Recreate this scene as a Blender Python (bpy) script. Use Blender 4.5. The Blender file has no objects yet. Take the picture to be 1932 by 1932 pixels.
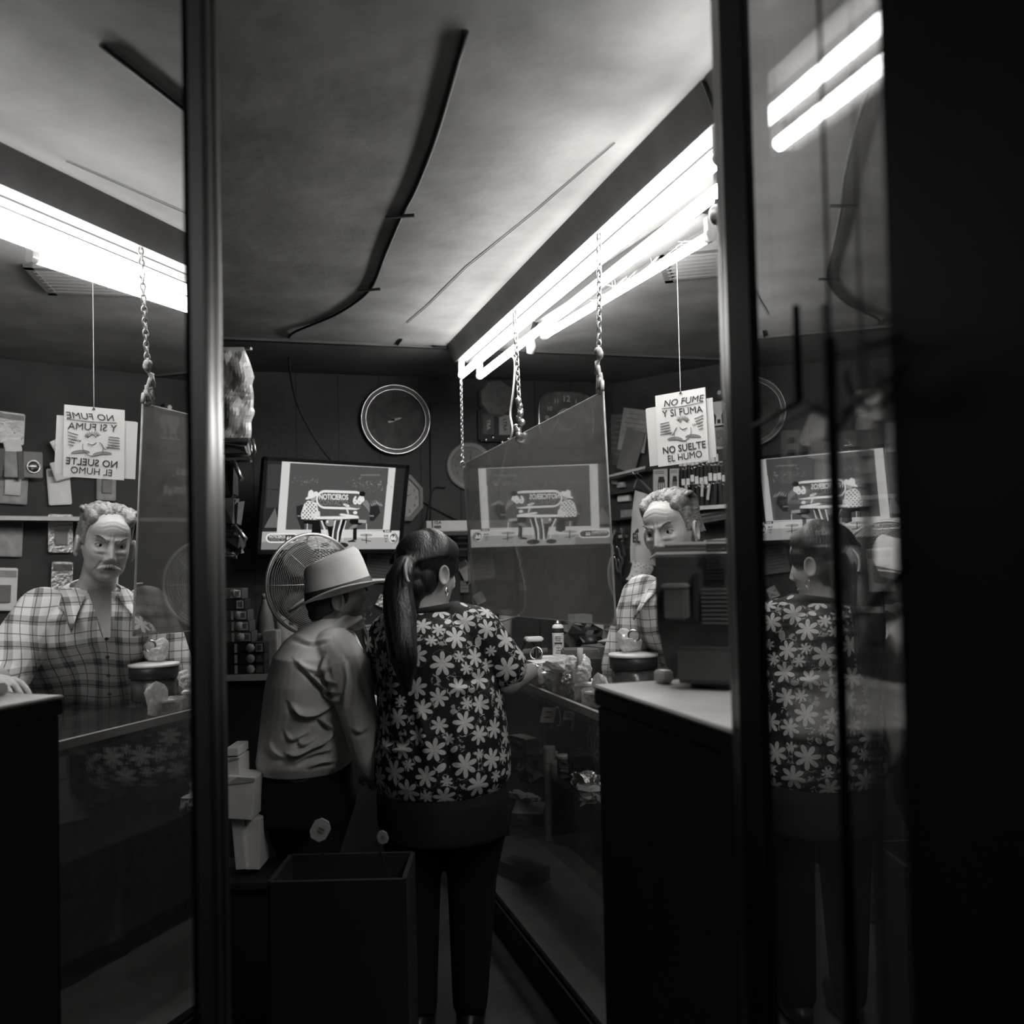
import bpy, bmesh, math, random
import numpy as np
from mathutils import Matrix, Vector
random.seed(7); rng = np.random.default_rng(11)
S = bpy.context.scene
COL = S.collection
# ---------------------------------------------------------------- camera
F = 1787.0; CX = 966.0; CY = 1003.0
_yaw, _pit, _rol = math.radians(16.4), math.radians(1.72), math.radians(1.3)
cf = np.array([math.sin(_yaw)*math.cos(_pit), math.cos(_yaw)*math.cos(_pit), math.sin(_pit)])
_r0 = np.array([math.cos(_yaw), -math.sin(_yaw), 0.0]); _u0 = np.cross(_r0, cf)
cr = _r0*math.cos(_rol) - _u0*math.sin(_rol); cu = _u0*math.cos(_rol) + _r0*math.sin(_rol)
EYE = np.array([0, 0, 1.45])
cam = bpy.data.cameras.new('camera'); camo = bpy.data.objects.new('camera', cam); COL.objects.link(camo)
M = Matrix.Identity(4)
for i in range(3):
    M[i][0], M[i][1], M[i][2], M[i][3] = cr[i], cu[i], -cf[i], EYE[i]
camo.matrix_world = M
cam.sensor_width = 36; cam.sensor_fit = 'HORIZONTAL'; cam.lens = F*36/1932
cam.shift_y = (CY-966)/1932; cam.clip_start = 0.05
cam.dof.use_dof = True; cam.dof.focus_distance = 3.3; cam.dof.aperture_fstop = 2.6
S.camera = camo
# ---------------------------------------------------------------- world and exposure
w = bpy.data.worlds.new('night'); S.world = w; w.use_nodes = True
w.node_tree.nodes['Background'].inputs[0].default_value = (1, .985, .96, 1)
w.node_tree.nodes['Background'].inputs[1].default_value = 0.005
S.view_settings.view_transform = 'Standard'; S.view_settings.look = 'None'
S.view_settings.exposure = 0.62; S.view_settings.gamma = 1.0; S.view_settings.use_curve_mapping = False
S.cycles.use_denoising = True
S.cycles.max_bounces = 6; S.cycles.transparent_max_bounces = 24; S.cycles.glossy_bounces = 6
S.cycles.sample_clamp_indirect = 3.0
TUBE_POWER = 23.0        # radiance of the fluorescent tubes
SCREEN = 0.50            # radiance of the white of the television

# ---------------------------------------------------------------- geometry helpers
def nrm(v):
    v = np.asarray(v, float); return v/np.linalg.norm(v)
def P(px, py, d): return EYE + d*(cf + (px-CX)/F*cr - (py-CY)/F*cu)
def ray(px, py): return cf + (px-CX)/F*cr - (py-CY)/F*cu
def hit(px, py, p0, n):
    r = ray(px, py); t = np.dot(np.asarray(p0, float)-EYE, n)/np.dot(r, n); return EYE + t*r
def PX(px, py, X): return hit(px, py, (X, 0, 0), (1, 0, 0))
def PY(px, py, Y): return hit(px, py, (0, Y, 0), (0, 1, 0))
def PZ(px, py, z): return hit(px, py, (0, 0, z), (0, 0, 1))
def CP(lat, dep, z=0.0):     # plan position given sideways / forward of the camera
    return np.array([math.sin(_yaw)*dep + math.cos(_yaw)*lat, math.cos(_yaw)*dep - math.sin(_yaw)*lat, z])
def proj(p):
    v = np.asarray(p, float) - EYE; d = v @ cf
    return CX + F*(v @ cr)/d, CY - F*(v @ cu)/d
def rotz(a):
    c, s = math.cos(a), math.sin(a); return np.array([[c, -s, 0], [s, c, 0], [0, 0, 1.]])
def rotx(a):
    c, s = math.cos(a), math.sin(a); return np.array([[1., 0, 0], [0, c, -s], [0, s, c]])
def roty(a):
    c, s = math.cos(a), math.sin(a); return np.array([[c, 0, s], [0, 1., 0], [-s, 0, c]])
def face_frame(n, up=(0, 0, 1)):     # columns: right, inward (-n), up ; a surface whose outward normal is n
    n = nrm(n); rt = nrm(np.cross(up, n)); u = np.cross(n, rt)
    return np.stack([rt, -n, u], 1)
WLOC = {}
SIZE = []     # set to [origin, factor] while a thing is built at another size
class MB:
    def __init__(s): s.v = []; s.f = []; s.m = []; s.s = []; s.n = 0
    def add(s, v, f, m=0, sm=False):
        v = np.asarray(v, float).reshape(-1, 3); s.v.append(v)
        for q in f: s.f.append([i+s.n for i in q])
        s.m += [m]*len(f); s.s += [sm]*len(f); s.n += len(v); return s
    def box(s, c, d, R=None, m=0):
        d = np.asarray(d, float)/2
        v = np.array([[x, y, z] for z in (-1, 1) for y in (-1, 1) for x in (-1, 1)])*d
        if R is not None: v = v @ np.asarray(R).T
        return s.add(v+np.asarray(c), [(0, 2, 3, 1), (4, 5, 7, 6), (0, 1, 5, 4), (2, 6, 7, 3), (0, 4, 6, 2), (1, 3, 7, 5)], m)
    def rbox(s, c, d, b=.004, R=None, m=0):
        bm = bmesh.new(); bmesh.ops.create_cube(bm, size=1)
        for q in bm.verts: q.co = Vector((q.co.x*d[0], q.co.y*d[1], q.co.z*d[2]))
        bmesh.ops.bevel(bm, geom=bm.edges[:], offset=b, segments=2, affect='EDGES')
        v = np.array([q.co[:] for q in bm.verts]); f = [[q.index for q in fc.verts] for fc in bm.faces]; bm.free()
        if R is not None: v = v @ np.asarray(R).T
        return s.add(v+np.asarray(c), f, m)
    def cyl(s, a, b, r0, r1=None, n=16, m=0, caps=True, sm=True):
        r1 = r0 if r1 is None else r1; a = np.asarray(a, float); b = np.asarray(b, float); t = nrm(b-a)
        x = nrm(np.cross(t, (0, 0, 1) if abs(t[2]) < .9 else (1, 0, 0))); y = np.cross(t, x)
        an = np.linspace(0, 2*math.pi, n, endpoint=False)
        rg = np.outer(np.cos(an), x)+np.outer(np.sin(an), y)
        v = np.vstack([a+rg*r0, b+rg*r1])
        s.add(v, [(i, (i+1) % n, n+(i+1) % n, n+i) for i in range(n)], m, sm)
        if caps:
            s.f += [[s.n-2*n+i for i in range(n)][::-1], [s.n-n+i for i in range(n)]]; s.m += [m]*2; s.s += [False]*2
        return s
    def tube(s, pts, r, n=8, m=0, closed=False):
        pts = np.asarray(pts, float); k = len(pts); rr = np.broadcast_to(r, (k,))
        if closed: tg = np.roll(pts, -1, 0)-np.roll(pts, 1, 0)
        else: tg = np.gradient(pts, axis=0)
        tg /= np.linalg.norm(tg, axis=1)[:, None]+1e-12
        x = nrm(np.cross(tg[0], (0, 0, 1) if abs(tg[0][2]) < .9 else (1, 0, 0))); an = np.linspace(0, 2*math.pi, n, endpoint=False); v = []
        for i in range(k):
            x = nrm(x-tg[i]*(x @ tg[i])); y = np.cross(tg[i], x)
            v.append(pts[i]+(np.outer(np.cos(an), x)+np.outer(np.sin(an), y))*rr[i])
        f = [(i*n+j, i*n+(j+1) % n, ((i+1) % k)*n+(j+1) % n, ((i+1) % k)*n+j) for i in range(k if closed else k-1) for j in range(n)]
        s.add(np.vstack(v), f, m, True)
        if not closed:
            b = s.n-k*n; s.f += [[b+j for j in range(n)][::-1], [b+(k-1)*n+j for j in range(n)]]; s.m += [m]*2; s.s += [False]*2
        return s
    def lathe(s, prof, c, R=None, n=32, m=0, sx=1, sy=1, sm=True, cap=True):
        an = np.linspace(0, 2*math.pi, n, endpoint=False); v = []
        for r, z in prof: v.append(np.stack([r*sx*np.cos(an), r*sy*np.sin(an), np.full(n, z)], 1))
        v = np.vstack(v)
        if R is not None: v = v @ np.asarray(R).T
        k = len(prof)
        s.add(v+np.asarray(c), [(i*n+j, i*n+(j+1) % n, (i+1)*n+(j+1) % n, (i+1)*n+j) for i in range(k-1) for j in range(n)], m, sm)
        b = s.n-k*n
        if cap and prof[0][0] > 1e-5: s.f.append([b+j for j in range(n)][::-1]); s.m.append(m); s.s.append(False)
        if cap and prof[-1][0] > 1e-5: s.f.append([b+(k-1)*n+j for j in range(n)]); s.m.append(m); s.s.append(False)
        return s
    def ell(s, c, r, R=None, nu=20, nv=12, m=0):
        r = np.broadcast_to(np.asarray(r, float), (3,)); v = [[0, 0, -1]]
        for i in range(1, nv):
            p = -math.pi/2+math.pi*i/nv
            v += [[math.cos(p)*math.cos(a), math.cos(p)*math.sin(a), math.sin(p)] for a in np.linspace(0, 2*math.pi, nu, endpoint=False)]
        v.append([0, 0, 1]); v = np.array(v)*r
        if R is not None: v = v @ np.asarray(R).T
        f = [(0, 1+(j+1) % nu, 1+j) for j in range(nu)]
        f += [(1+i*nu+j, 1+i*nu+(j+1) % nu, 1+(i+1)*nu+(j+1) % nu, 1+(i+1)*nu+j) for i in range(nv-2) for j in range(nu)]
        l = 1+(nv-2)*nu; f += [(l+j, l+(j+1) % nu, l+nu) for j in range(nu)]
        return s.add(v+np.asarray(c), f, m, True)
    def quad(s, p, m=0): return s.add(p, [tuple(range(len(p)))], m)
    def slab(s, p, off, m=0):        # coplanar outline p pushed by the vector off
        p = np.asarray(p, float); k = len(p); off = np.asarray(off, float)
        return s.add(np.vstack([p, p+off]), [tuple(range(k))[::-1], tuple(range(k, 2*k))]+[(i, (i+1) % k, k+(i+1) % k, k+i) for i in range(k)], m)
    def torus(s, c, R, r0, r1, n=32, k=8, m=0, sx=1, sz=1):
        an = np.linspace(0, 2*math.pi, n, endpoint=False)
        p = np.stack([r0*sx*np.cos(an), 0*an, r0*sz*np.sin(an)], 1) @ np.asarray(R).T + np.asarray(c)
        return s.tube(p, r1, k, m, True)
    def mesh(s, name):
        me = bpy.data.meshes.new(name); V = np.vstack(s.v); me.from_pydata(V.tolist(), [], s.f); me.validate()
        if len(me.polygons) == len(s.f):
            me.polygons.foreach_set('material_index', s.m); me.polygons.foreach_set('use_smooth', s.s)
        return me
    def build(s, name, mats, parent=None, base=False):
        if SIZE: s.v = [SIZE[0]+(np.vstack(s.v)-SIZE[0])*SIZE[1]]
        return link(name, s.mesh(name), mats, parent)
def link(name, me, mats, parent=None):
    n = len(me.vertices); co = np.zeros(n*3); me.vertices.foreach_get('co', co); co = co.reshape(-1, 3)
    c = (co.min(0)+co.max(0))/2
    if parent is None: c[2] = co[:, 2].min()
    co -= c; me.vertices.foreach_set('co', co.ravel()); me.update()
    o = bpy.data.objects.new(name, me); COL.objects.link(o)
    if parent is not None:
        o.parent = parent; o.location = Vector(c-WLOC[parent.name])
    else: o.location = Vector(c)
    WLOC[o.name] = c
    for mt in (mats if isinstance(mats, (list, tuple)) else [mats]): me.materials.append(mt)
    return o
def tag(o, label, cat, group=None):
    o['label'] = label; o['category'] = cat
    if group: o['group'] = group
    return o
def thing(name, label, cat, loc, group=None):
    o = bpy.data.objects.new(name, None); COL.objects.link(o); o.location = Vector(loc); o.empty_display_size = .05
    WLOC[o.name] = np.array(loc, float); return tag(o, label, cat, group)
def struct(o): o['kind'] = 'structure'; return o
def dup(root, loc, label=None, rz=0.0):
    c = root.copy(); COL.objects.link(c); c.location = Vector(loc)
    if rz: c.rotation_euler = (0, 0, rz)
    WLOC[c.name] = np.array(loc, float)
    if label: c['label'] = label
    for ch in list(root.children):
        d = ch.copy(); COL.objects.link(d); d.parent = c
        for g in list(ch.children):
            e = g.copy(); COL.objects.link(e); e.parent = d
    return c
def text(s, size, pos, rt, up, mat, parent, name='lettering', bold=0.0, sx=1.0, align='CENTER', shear=0.0, fit=None):
    cu_ = bpy.data.curves.new('t', 'FONT'); cu_.body = s; cu_.size = size; cu_.offset = bold*size; cu_.align_x = align; cu_.align_y = 'CENTER'; cu_.shear = shear
    cu_.extrude = .0002; cu_.resolution_u = 3
    o = bpy.data.objects.new('t', cu_); me = bpy.data.meshes.new_from_object(o)
    n = len(me.vertices); co = np.zeros(n*3); me.vertices.foreach_get('co', co); co = co.reshape(-1, 3)
    rt = nrm(rt); up = nrm(up); nn = np.cross(rt, up)
    if fit: sx = fit/(co[:, 0].max()-co[:, 0].min())
    co = np.asarray(pos)+np.outer(co[:, 0]*sx, rt)+np.outer(co[:, 1], up)+np.outer(co[:, 2], nn)
    me.vertices.foreach_set('co', co.ravel()); me.materials.clear()
    bpy.data.objects.remove(o); bpy.data.curves.remove(cu_)
    return link(name, me, mat, parent)

# ---------------------------------------------------------------- materials
TINT = (1.0, .985, .965)
def mat(name, g, rough=.6, metal=0.0, var=.15, scale=8.0, bump=0.0, bscale=None, spec=.5, stretch=(1, 1, 1), var2=0.0):
    m = bpy.data.materials.new(name); m.use_nodes = True; nt = m.node_tree; N = nt.nodes; L = nt.links
    b = N['Principled BSDF']; b.inputs['Roughness'].default_value = rough; b.inputs['Metallic'].default_value = metal
    b.inputs['Specular IOR Level'].default_value = spec
    tc = N.new('ShaderNodeTexCoord'); mp = N.new('ShaderNodeMapping'); mp.inputs['Scale'].default_value = stretch; L.new(tc.outputs['Object'], mp.inputs[0])
    nz = N.new('ShaderNodeTexNoise'); nz.inputs['Scale'].default_value = scale; nz.inputs['Detail'].default_value = 4; L.new(mp.outputs[0], nz.inputs['Vector'])
    rp = N.new('ShaderNodeMapRange'); rp.inputs[1].default_value = .3; rp.inputs[2].default_value = .7
    rp.inputs[3].default_value = g*(1-var); rp.inputs[4].default_value = g*(1+var); L.new(nz.outputs[0], rp.inputs[0])
    cb = N.new('ShaderNodeMixRGB'); cb.blend_type = 'MULTIPLY'; cb.inputs[0].default_value = 1; cb.inputs[2].default_value = (*TINT, 1)
    L.new(rp.outputs[0], cb.inputs[1]); L.new(cb.outputs[0], b.inputs['Base Color'])
    if bump:
        n2 = N.new('ShaderNodeTexNoise'); n2.inputs['Scale'].default_value = bscale or scale*4; n2.inputs['Detail'].default_value = 5; L.new(mp.outputs[0], n2.inputs['Vector'])
        bp = N.new('ShaderNodeBump'); bp.inputs['Strength'].default_value = bump; bp.inputs['Distance'].default_value = .01
        L.new(n2.outputs[0], bp.inputs['Height']); L.new(bp.outputs[0], b.inputs['Normal'])
    return m
def emis(name, g):
    m = bpy.data.materials.new(name); m.use_nodes = True; nt = m.node_tree; nt.nodes.clear()
    e = nt.nodes.new('ShaderNodeEmission'); o = nt.nodes.new('ShaderNodeOutputMaterial')
    e.inputs[0].default_value = (*TINT, 1); e.inputs[1].default_value = g; nt.links.new(e.outputs[0], o.inputs[0]); return m
def glass(name, refl, trans, rough=0.0, haze=0.0, hscale=30):
    m = bpy.data.materials.new(name); m.use_nodes = True; nt = m.node_tree; N = nt.nodes; L = nt.links; N.clear()
    t = N.new('ShaderNodeBsdfTransparent'); t.inputs[0].default_value = (trans, trans, trans, 1)
    g = N.new('ShaderNodeBsdfGlossy'); g.inputs['Roughness'].default_value = rough; g.inputs[0].default_value = (1, 1, 1, 1)
    lw = N.new('ShaderNodeLayerWeight'); lw.inputs[0].default_value = .35
    mr = N.new('ShaderNodeMapRange'); mr.inputs[3].default_value = refl*.75; mr.inputs[4].default_value = min(1, refl*1.3); L.new(lw.outputs['Fresnel'], mr.inputs[0])
    mx = N.new('ShaderNodeMixShader'); L.new(mr.outputs[0], mx.inputs[0]); L.new(t.outputs[0], mx.inputs[1]); L.new(g.outputs[0], mx.inputs[2])
    o = N.new('ShaderNodeOutputMaterial'); last = mx
    if haze:
        d = N.new('ShaderNodeBsdfDiffuse'); tl = N.new('ShaderNodeBsdfTranslucent'); d.inputs[0].default_value = tl.inputs[0].default_value = (.8, .79, .77, 1)
        md = N.new('ShaderNodeMixShader'); md.inputs[0].default_value = .5; L.new(d.outputs[0], md.inputs[1]); L.new(tl.outputs[0], md.inputs[2])
        tc = N.new('ShaderNodeTexCoord'); nz = N.new('ShaderNodeTexNoise'); nz.inputs['Scale'].default_value = hscale; nz.inputs['Detail'].default_value = 6; L.new(tc.outputs['Object'], nz.inputs['Vector'])
        r2 = N.new('ShaderNodeMapRange'); r2.inputs[1].default_value = .3; r2.inputs[2].default_value = .7; r2.inputs[3].default_value = haze*.7; r2.inputs[4].default_value = haze*1.3; L.new(nz.outputs[0], r2.inputs[0])
        m2 = N.new('ShaderNodeMixShader'); L.new(r2.outputs[0], m2.inputs[0]); L.new(mx.outputs[0], m2.inputs[1]); L.new(md.outputs[0], m2.inputs[2]); last = m2
    L.new(last.outputs[0], o.inputs[0]); return m
black = mat('black_plastic', .02, .45); dark = mat('dark_plastic', .045, .5); mid = mat('grey_plastic', .16, .5); pale = mat('pale_plastic', .55, .45)
white = mat('white_paper', .72, .75, var=.06, scale=20); offw = mat('aged_paper', .5, .8, var=.15, scale=14); greyp = mat('grey_card', .3, .75, var=.2, scale=25)
darkp = mat('dark_card', .09, .6, var=.35, scale=25); ink = mat('ink', .02, .7); inkg = mat('faded_ink', .16, .8)
chrome = mat('chrome', .75, .18, 1.0, var=.1); steel = mat('brushed_steel', .45, .32, 1.0, var=.2, scale=30); alu = mat('aluminium', .6, .4, .8, var=.15)
blackmetal = mat('black_metal', .006, .8, 0, spec=.08); wooddark = mat('dark_wood', .05, .55, var=.4, scale=5, stretch=(1, 1, 8)); rubber = mat('rubber', .02, .8)
clearp = glass('clear_plastic', .20, .95, .10, .26, 60); whiteobj = mat('white_plastic', .75, .35, var=.05); foil = mat('foil', .7, .22, .9, var=.25, bump=.8, bscale=60)
# ================================================================ THE SHOP SHELL
H = 2.48; YB = 5.12
def seam_mat(name, g, per, wid, axis, rough=.6, var=.3, dark_=.25, bump=.3, scale=3, off=0.0):
    m = mat(name, g, rough, var=var, scale=scale, bump=bump, bscale=40); nt = m.node_tree; N = nt.nodes; L = nt.links
    tc = N.new('ShaderNodeNewGeometry'); sp = N.new('ShaderNodeSeparateXYZ'); L.new(tc.outputs['Position'], sp.inputs[0])
    a = N.new('ShaderNodeMath'); a.operation = 'ADD'; a.inputs[1].default_value = 50+off; L.new(sp.outputs[axis], a.inputs[0])
    q = N.new('ShaderNodeMath'); q.operation = 'MODULO'; q.inputs[1].default_value = per; L.new(a.outputs[0], q.inputs[0])
    c = N.new('ShaderNodeMath'); c.operation = 'LESS_THAN'; c.inputs[1].default_value = wid; L.new(q.outputs[0], c.inputs[0])
    mx = N.new('ShaderNodeMixRGB'); mx.blend_type = 'MULTIPLY'; mx.inputs[2].default_value = (dark_, dark_, dark_, 1); L.new(c.outputs[0], mx.inputs[0])
    b = N['Principled BSDF']; src = b.inputs['Base Color'].links[0].from_socket; L.new(src, mx.inputs[1]); L.new(mx.outputs[0], b.inputs['Base Color'])
    return m
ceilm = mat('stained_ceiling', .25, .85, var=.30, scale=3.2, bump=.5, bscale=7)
ceilm2 = mat('shaded_ceiling', .11, .85, var=.3, scale=2.5, bump=.35, bscale=9)  # darker ceiling tone, painting in the dimness beyond the light fixture
wallm = seam_mat('panelled_wall', .036, .222, .007, 0, var=.35, off=.07)
wallr = mat('grimy_wall', .036, .8, var=.35, scale=4, bump=.2)
floorm = mat('worn_floor', .05, .5, var=.4, scale=5, bump=.1)
struct(MB().box((1.6, 2.2, -.05), (7.4, 7.6, .1)).build('floor', floorm))
struct(MB().box((1.6, 1.62, H+.05), (7.4, 5.6, .1)).build('ceiling', ceilm))
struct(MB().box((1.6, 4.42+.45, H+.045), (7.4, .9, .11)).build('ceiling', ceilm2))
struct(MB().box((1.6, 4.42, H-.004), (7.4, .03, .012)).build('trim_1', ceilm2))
struct(MB().box((.4, YB+.06, 1.24), (3.6, .12, 2.5)).build('wall_back', wallm))
RW0 = np.array([2.14, 5.12, 0]); RWD = nrm((.504, -.863, 0)); RWN = nrm((-.863, -.504, 0))
def RW(px, py, off=0.0): return hit(px, py, RW0+RWN*off, RWN)
RF = face_frame(RWN)
q = MB(); q.slab([RW0, RW0+RWD*4.6, RW0+RWD*4.6+np.array((0, 0, 2.48)), RW0+np.array((0, 0, 2.48))], -RWN*.1)
struct(q.build('wall_right', wallr))
struct(MB().box((-1.35, 3.5, 1.24), (.1, 3.4, 2.48)).build('wall_left', wallr))
# entrance posts and the two display windows of the recessed doorway
def cpslab(q, pts, z0, z1, m=0):
    q.slab([CP(a, b, z0) for a, b in pts], (0, 0, z1-z0), m)
LA, LK = .0238, .4668
LN = nrm(CP(math.cos(LA), -math.sin(LA))-CP(0, 0)); LD = nrm(CP(math.sin(LA), math.cos(LA))-CP(0, 0))
def LP(dep, off=0.0): # point on the left glass plane at a forward depth
    lat = (-LK+math.sin(LA)*dep)/math.cos(LA); return CP(lat, dep)+LN*off
ZH = np.array((0, 0, H))
jamb = mat('brushed_jamb', .17, .36, .9, var=.15, scale=3, stretch=(1, 1, .1)); postm = mat('black_post', .008, .7, 0, spec=.1)
q = MB(); q.slab([LP(1.285, .004), LP(1.338, .004), LP(1.338, -.03), LP(1.285, -.03)], ZH); struct(q.build('trim_2', postm))
q = MB(); q.slab([LP(1.338, .0), LP(1.425, .0), LP(1.425, -.04), LP(1.338, -.04)], ZH); q.cyl(LP(1.362, -.010), LP(1.362, -.010)+ZH, .018, n=32); q.cyl(LP(1.402, -.016), LP(1.402, -.016)+ZH, .022, n=32); struct(q.build('trim_3', jamb))
wg_l = glass('window_glass_left', .72, .45, 0.0, .006, 8); wg_r = glass('window_glass_right', .62, .9, 0.0, .01, 5)
q = MB(); a, b = LP(.35), LP(1.285); q.slab([a, b, b+ZH, a+ZH], -LN*.006); struct(q.build('window_1', wg_l))
RL = .345
q = MB(); q.slab([CP(RL-.006, 1.42), CP(RL+.03, 1.42), CP(RL+.03, 1.50), CP(RL-.006, 1.50)], ZH); q.cyl(CP(RL+.004, 1.48), CP(RL+.004, 1.48, H), .011, n=24); struct(q.build('trim_4', jamb))
q = MB(); q.slab([CP(RL-.006, 1.315), CP(RL+.03, 1.315), CP(RL+.03, 1.43), CP(RL-.010, 1.43)], ZH); struct(q.build('trim_5', postm))
q = MB(); a, b = CP(RL, .80), CP(RL, 1.32); q.slab([a, b, b+ZH, a+ZH], nrm(CP(1, 0))*.006); struct(q.build('window_2', wg_r))
q = MB(); cpslab(q, [(RL-.004, .42), (.50, .42), (.50, .84), (RL-.004, .84)], 0, H); struct(q.build('trim_6', postm))
q = MB(); a, b = LP(.2, -.40), LP(1.6, -.40); q.slab([a, b, b+np.array((0, 0, H)), a+np.array((0, 0, H))], -LN*.03); struct(q.build('wall_display', wallr))

# ceiling crack, cables
dkcab = mat('black_cable', .015, .6)
cab = [PZ(880, 60, H-.006), PZ(825, 250, H-.006), PZ(785, 354, H-.006), PZ(757, 408, H-.006), PZ(727, 478, H-.006), PZ(697, 547, H-.006), PZ(640, 590, H-.006), PZ(590, 612, H-.006), PZ(549, 631, H-.008),
       P(546, 652, 4.56), P(547, 700, 4.7), P(560, 760, 4.8), P(584, 810, 4.85), P(606, 845, 4.88), P(624, 868, 4.9)]
def smooth(pts, k=6):
    pts = np.asarray(pts, float); n = len(pts); out = []
    e = np.vstack([2*pts[0]-pts[1], pts, 2*pts[-1]-pts[-2]])
    for i in range(n-1):
        p0, p1, p2, p3 = e[i:i+4]
        for t in np.linspace(0, 1, k, endpoint=False):
            out.append(.5*((2*p1)+(-p0+p2)*t+(2*p0-5*p1+4*p2-p3)*t*t+(-p0+3*p1-3*p2+p3)*t**3))
    out.append(pts[-1]); return np.array(out)
t = thing('ceiling_cable', 'long black cable bending across the ceiling and down behind the television', 'cable', cab[0])
MB().tube(smooth(cab, 5), .0055, 8).build('cable_run', dkcab, t)
for px, py, a in ((755, 408, .2), (697, 547, .3), (1, 1, 0))[:2]:
    c = PZ(px, py, H-.012); MB().box(c, (.085, .009, .008), rotz(-.2-a)).build('cable_clip', dkcab, t)
cr2 = [PZ(1160, 270, H-.003), PZ(1010, 400, H-.003), PZ(880, 505, H-.003), PZ(806, 578, H-.003), PZ(768, 610, H-.003)]
struct(MB().tube(cr2, .0013, 5).build('trim_7', ceilm2))
cr3 = [PZ(758, 640, H-.003), PZ(735, 668, H-.003), PZ(690, 698, H-.003)]
tag(MB().tube(smooth(cr3), .005, 6).build('wire', dkcab), 'short dark wire stapled on the ceiling above the big round clock', 'wire')
c1 = [PZ(815, 653, H-.004), PZ(845, 656, H-.006), PZ(872, 661, H-.01)]
tag(MB().tube(c1, .006, 6).build('wire', dkcab), 'black wire running along the ceiling to the far end of the twin light', 'wire')

# twin fluorescent fixture; a second one toward the street is added to light the customers
tubem = emis('lit_tube', TUBE_POWER); fixm = mat('grey_enamel', .05, .6, .1, var=.1); fixd = mat('fixture_side', .12, .5, .1, var=.2); endm = mat('tube_cap', .6, .3, .6)
for y0, y1, lb in ((1.86, 4.33, 'long ceiling light with two parallel lit tubes over the glass counter'), (-.64, 1.76, 'added twin tube ceiling light toward the street, to light the customers')):
  t = thing('fluorescent_light', lb, 'ceiling light', (1.08, (y0+y1)/2, 2.33))
  MB().slab([(.985, y0-.04, H), (1.16, y0-.04, H), (1.135, y0-.04, 2.395), (1.02, y0-.04, 2.395)], (0, y1-y0+.08, 0)).build('housing', fixd, t)
  MB().box((1.09, (y0+y1)/2, 2.394), (.03, y1-y0, .006)).build('cover_strip', fixm, t)
  for X in (1.045, 1.135):
      MB().cyl((X, y0, 2.330), (X, y1, 2.330), .0165, n=16).build('tube', tubem, t)
      for Y in (y0-.012, y1+.012):
          MB().cyl((X, Y-.012, 2.330), (X, Y+.012, 2.330), .0175, n=16).box((X, Y, 2.36), (.03, .02, .075)).build('socket', endm, t)
# single hanging tube
a = PX(1030, 620, 1.245); b = PX(1335, 430, 1.335); b[2] = a[2] = 2.375
dr = nrm(b-a); t = thing('fluorescent_light', 'single lit tube with dusty cobwebbed mount beside the vent', 'ceiling light', (a+b)/2)
MB().cyl(a, b, .0155, n=16).build('tube', tubem, t)
up = np.array((0, 0, 1.)); sd = np.cross(dr, up)
MB().slab([a+up*.1+sd*.035-dr*.03, a+up*.1-sd*.035-dr*.03, a+up*.055-sd*.035-dr*.03, a+up*.055+sd*.035-dr*.03], (b-a)+dr*.06).build('housing', fixm, t)
for p in (a-dr*.01, b+dr*.01): MB().cyl(p-dr*.012, p+dr*.012, .0185, n=16).box(p+up*.03, (.024, .024, .07)).build('socket', endm, t)
webm = glass('cobweb', .05, .9, .5, .25, 40)
q = MB()
for i in range(26):
    s0 = .35+.6*random.random(); p = a+(b-a)*s0+up*.015; e = a+(b-a)*(s0+random.uniform(-.2, .2))+up*random.uniform(.05, .1)-sd*random.uniform(.02, .09)
    q.tube(smooth([p, (p+e)/2-up*random.uniform(0, .02), e], 4), .0012, 4)
o = q.build('cobweb', mat('web_thread', .7, .6), t); o['kind'] = 'stuff'
# small bulb holder by the tube
t = thing('lamp_holder', 'small white socket hanging beside the twin tubes', 'lamp holder', PX(1004, 640, 1.25))
a = PX(1003, 650, 1.25); q = MB(); q.lathe([(.0, -.04), (.016, -.038), (.024, 0), (.014, .02), (.014, .03), (0, .03)], a, rotx(.5)); q.build('shade', whiteobj, t)
MB().cyl(a+np.array((0, .01, .02)), (a[0]+.02, a[1], H), .012, n=12).build('stem', dark, t)
# vent grille
t = thing('ceiling_vent', 'square slatted air vent in the ceiling behind the right post', 'vent', PZ(1335, 500, H))
c = PZ(1338, 497, H-.006); Rv = rotz(-.55)
q = MB()
for sx, sy, dx, dy in ((0, 1, .34, .03), (0, -1, .34, .03), (1, 0, .03, .34), (-1, 0, .03, .34)): q.box(c+Rv @ np.array((sx*.155, sy*.155, 0)), (dx, dy, .014), Rv)
q.build('frame', mid, t)
for k in range(7): MB().box(c+Rv @ np.array((0, -.12+k*.04, -.001)), (.30, .012, .012), Rv @ rotx(.5)).build('slat', mid, t)
MB().box(c+np.array((0, 0, .004)), (.3, .3, .004), Rv).build('backing', black, t)
t = thing('security_camera', 'small black camera high on the wall under the ceiling corner', 'camera', RW(1363, 745, .02))
c = RW(1364, 742, .06); MB().rbox(c, (.045, .06, .05), .006, RF).build('body', black, t); MB().cyl(c+RWN*.03, c+RWN*.037, .012, n=16).build('lens', chrome, t)
a = P(1354, 405, 2.3); t = thing('mounting_clamp', 'dark round clamp under the ceiling beside the right post', 'clamp', a)
MB().ell(a, (.022, .022, .026)).build('knob', black, t); MB().cyl(a, (a[0], a[1], H), .008, n=10).build('rod', black, t)
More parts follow.
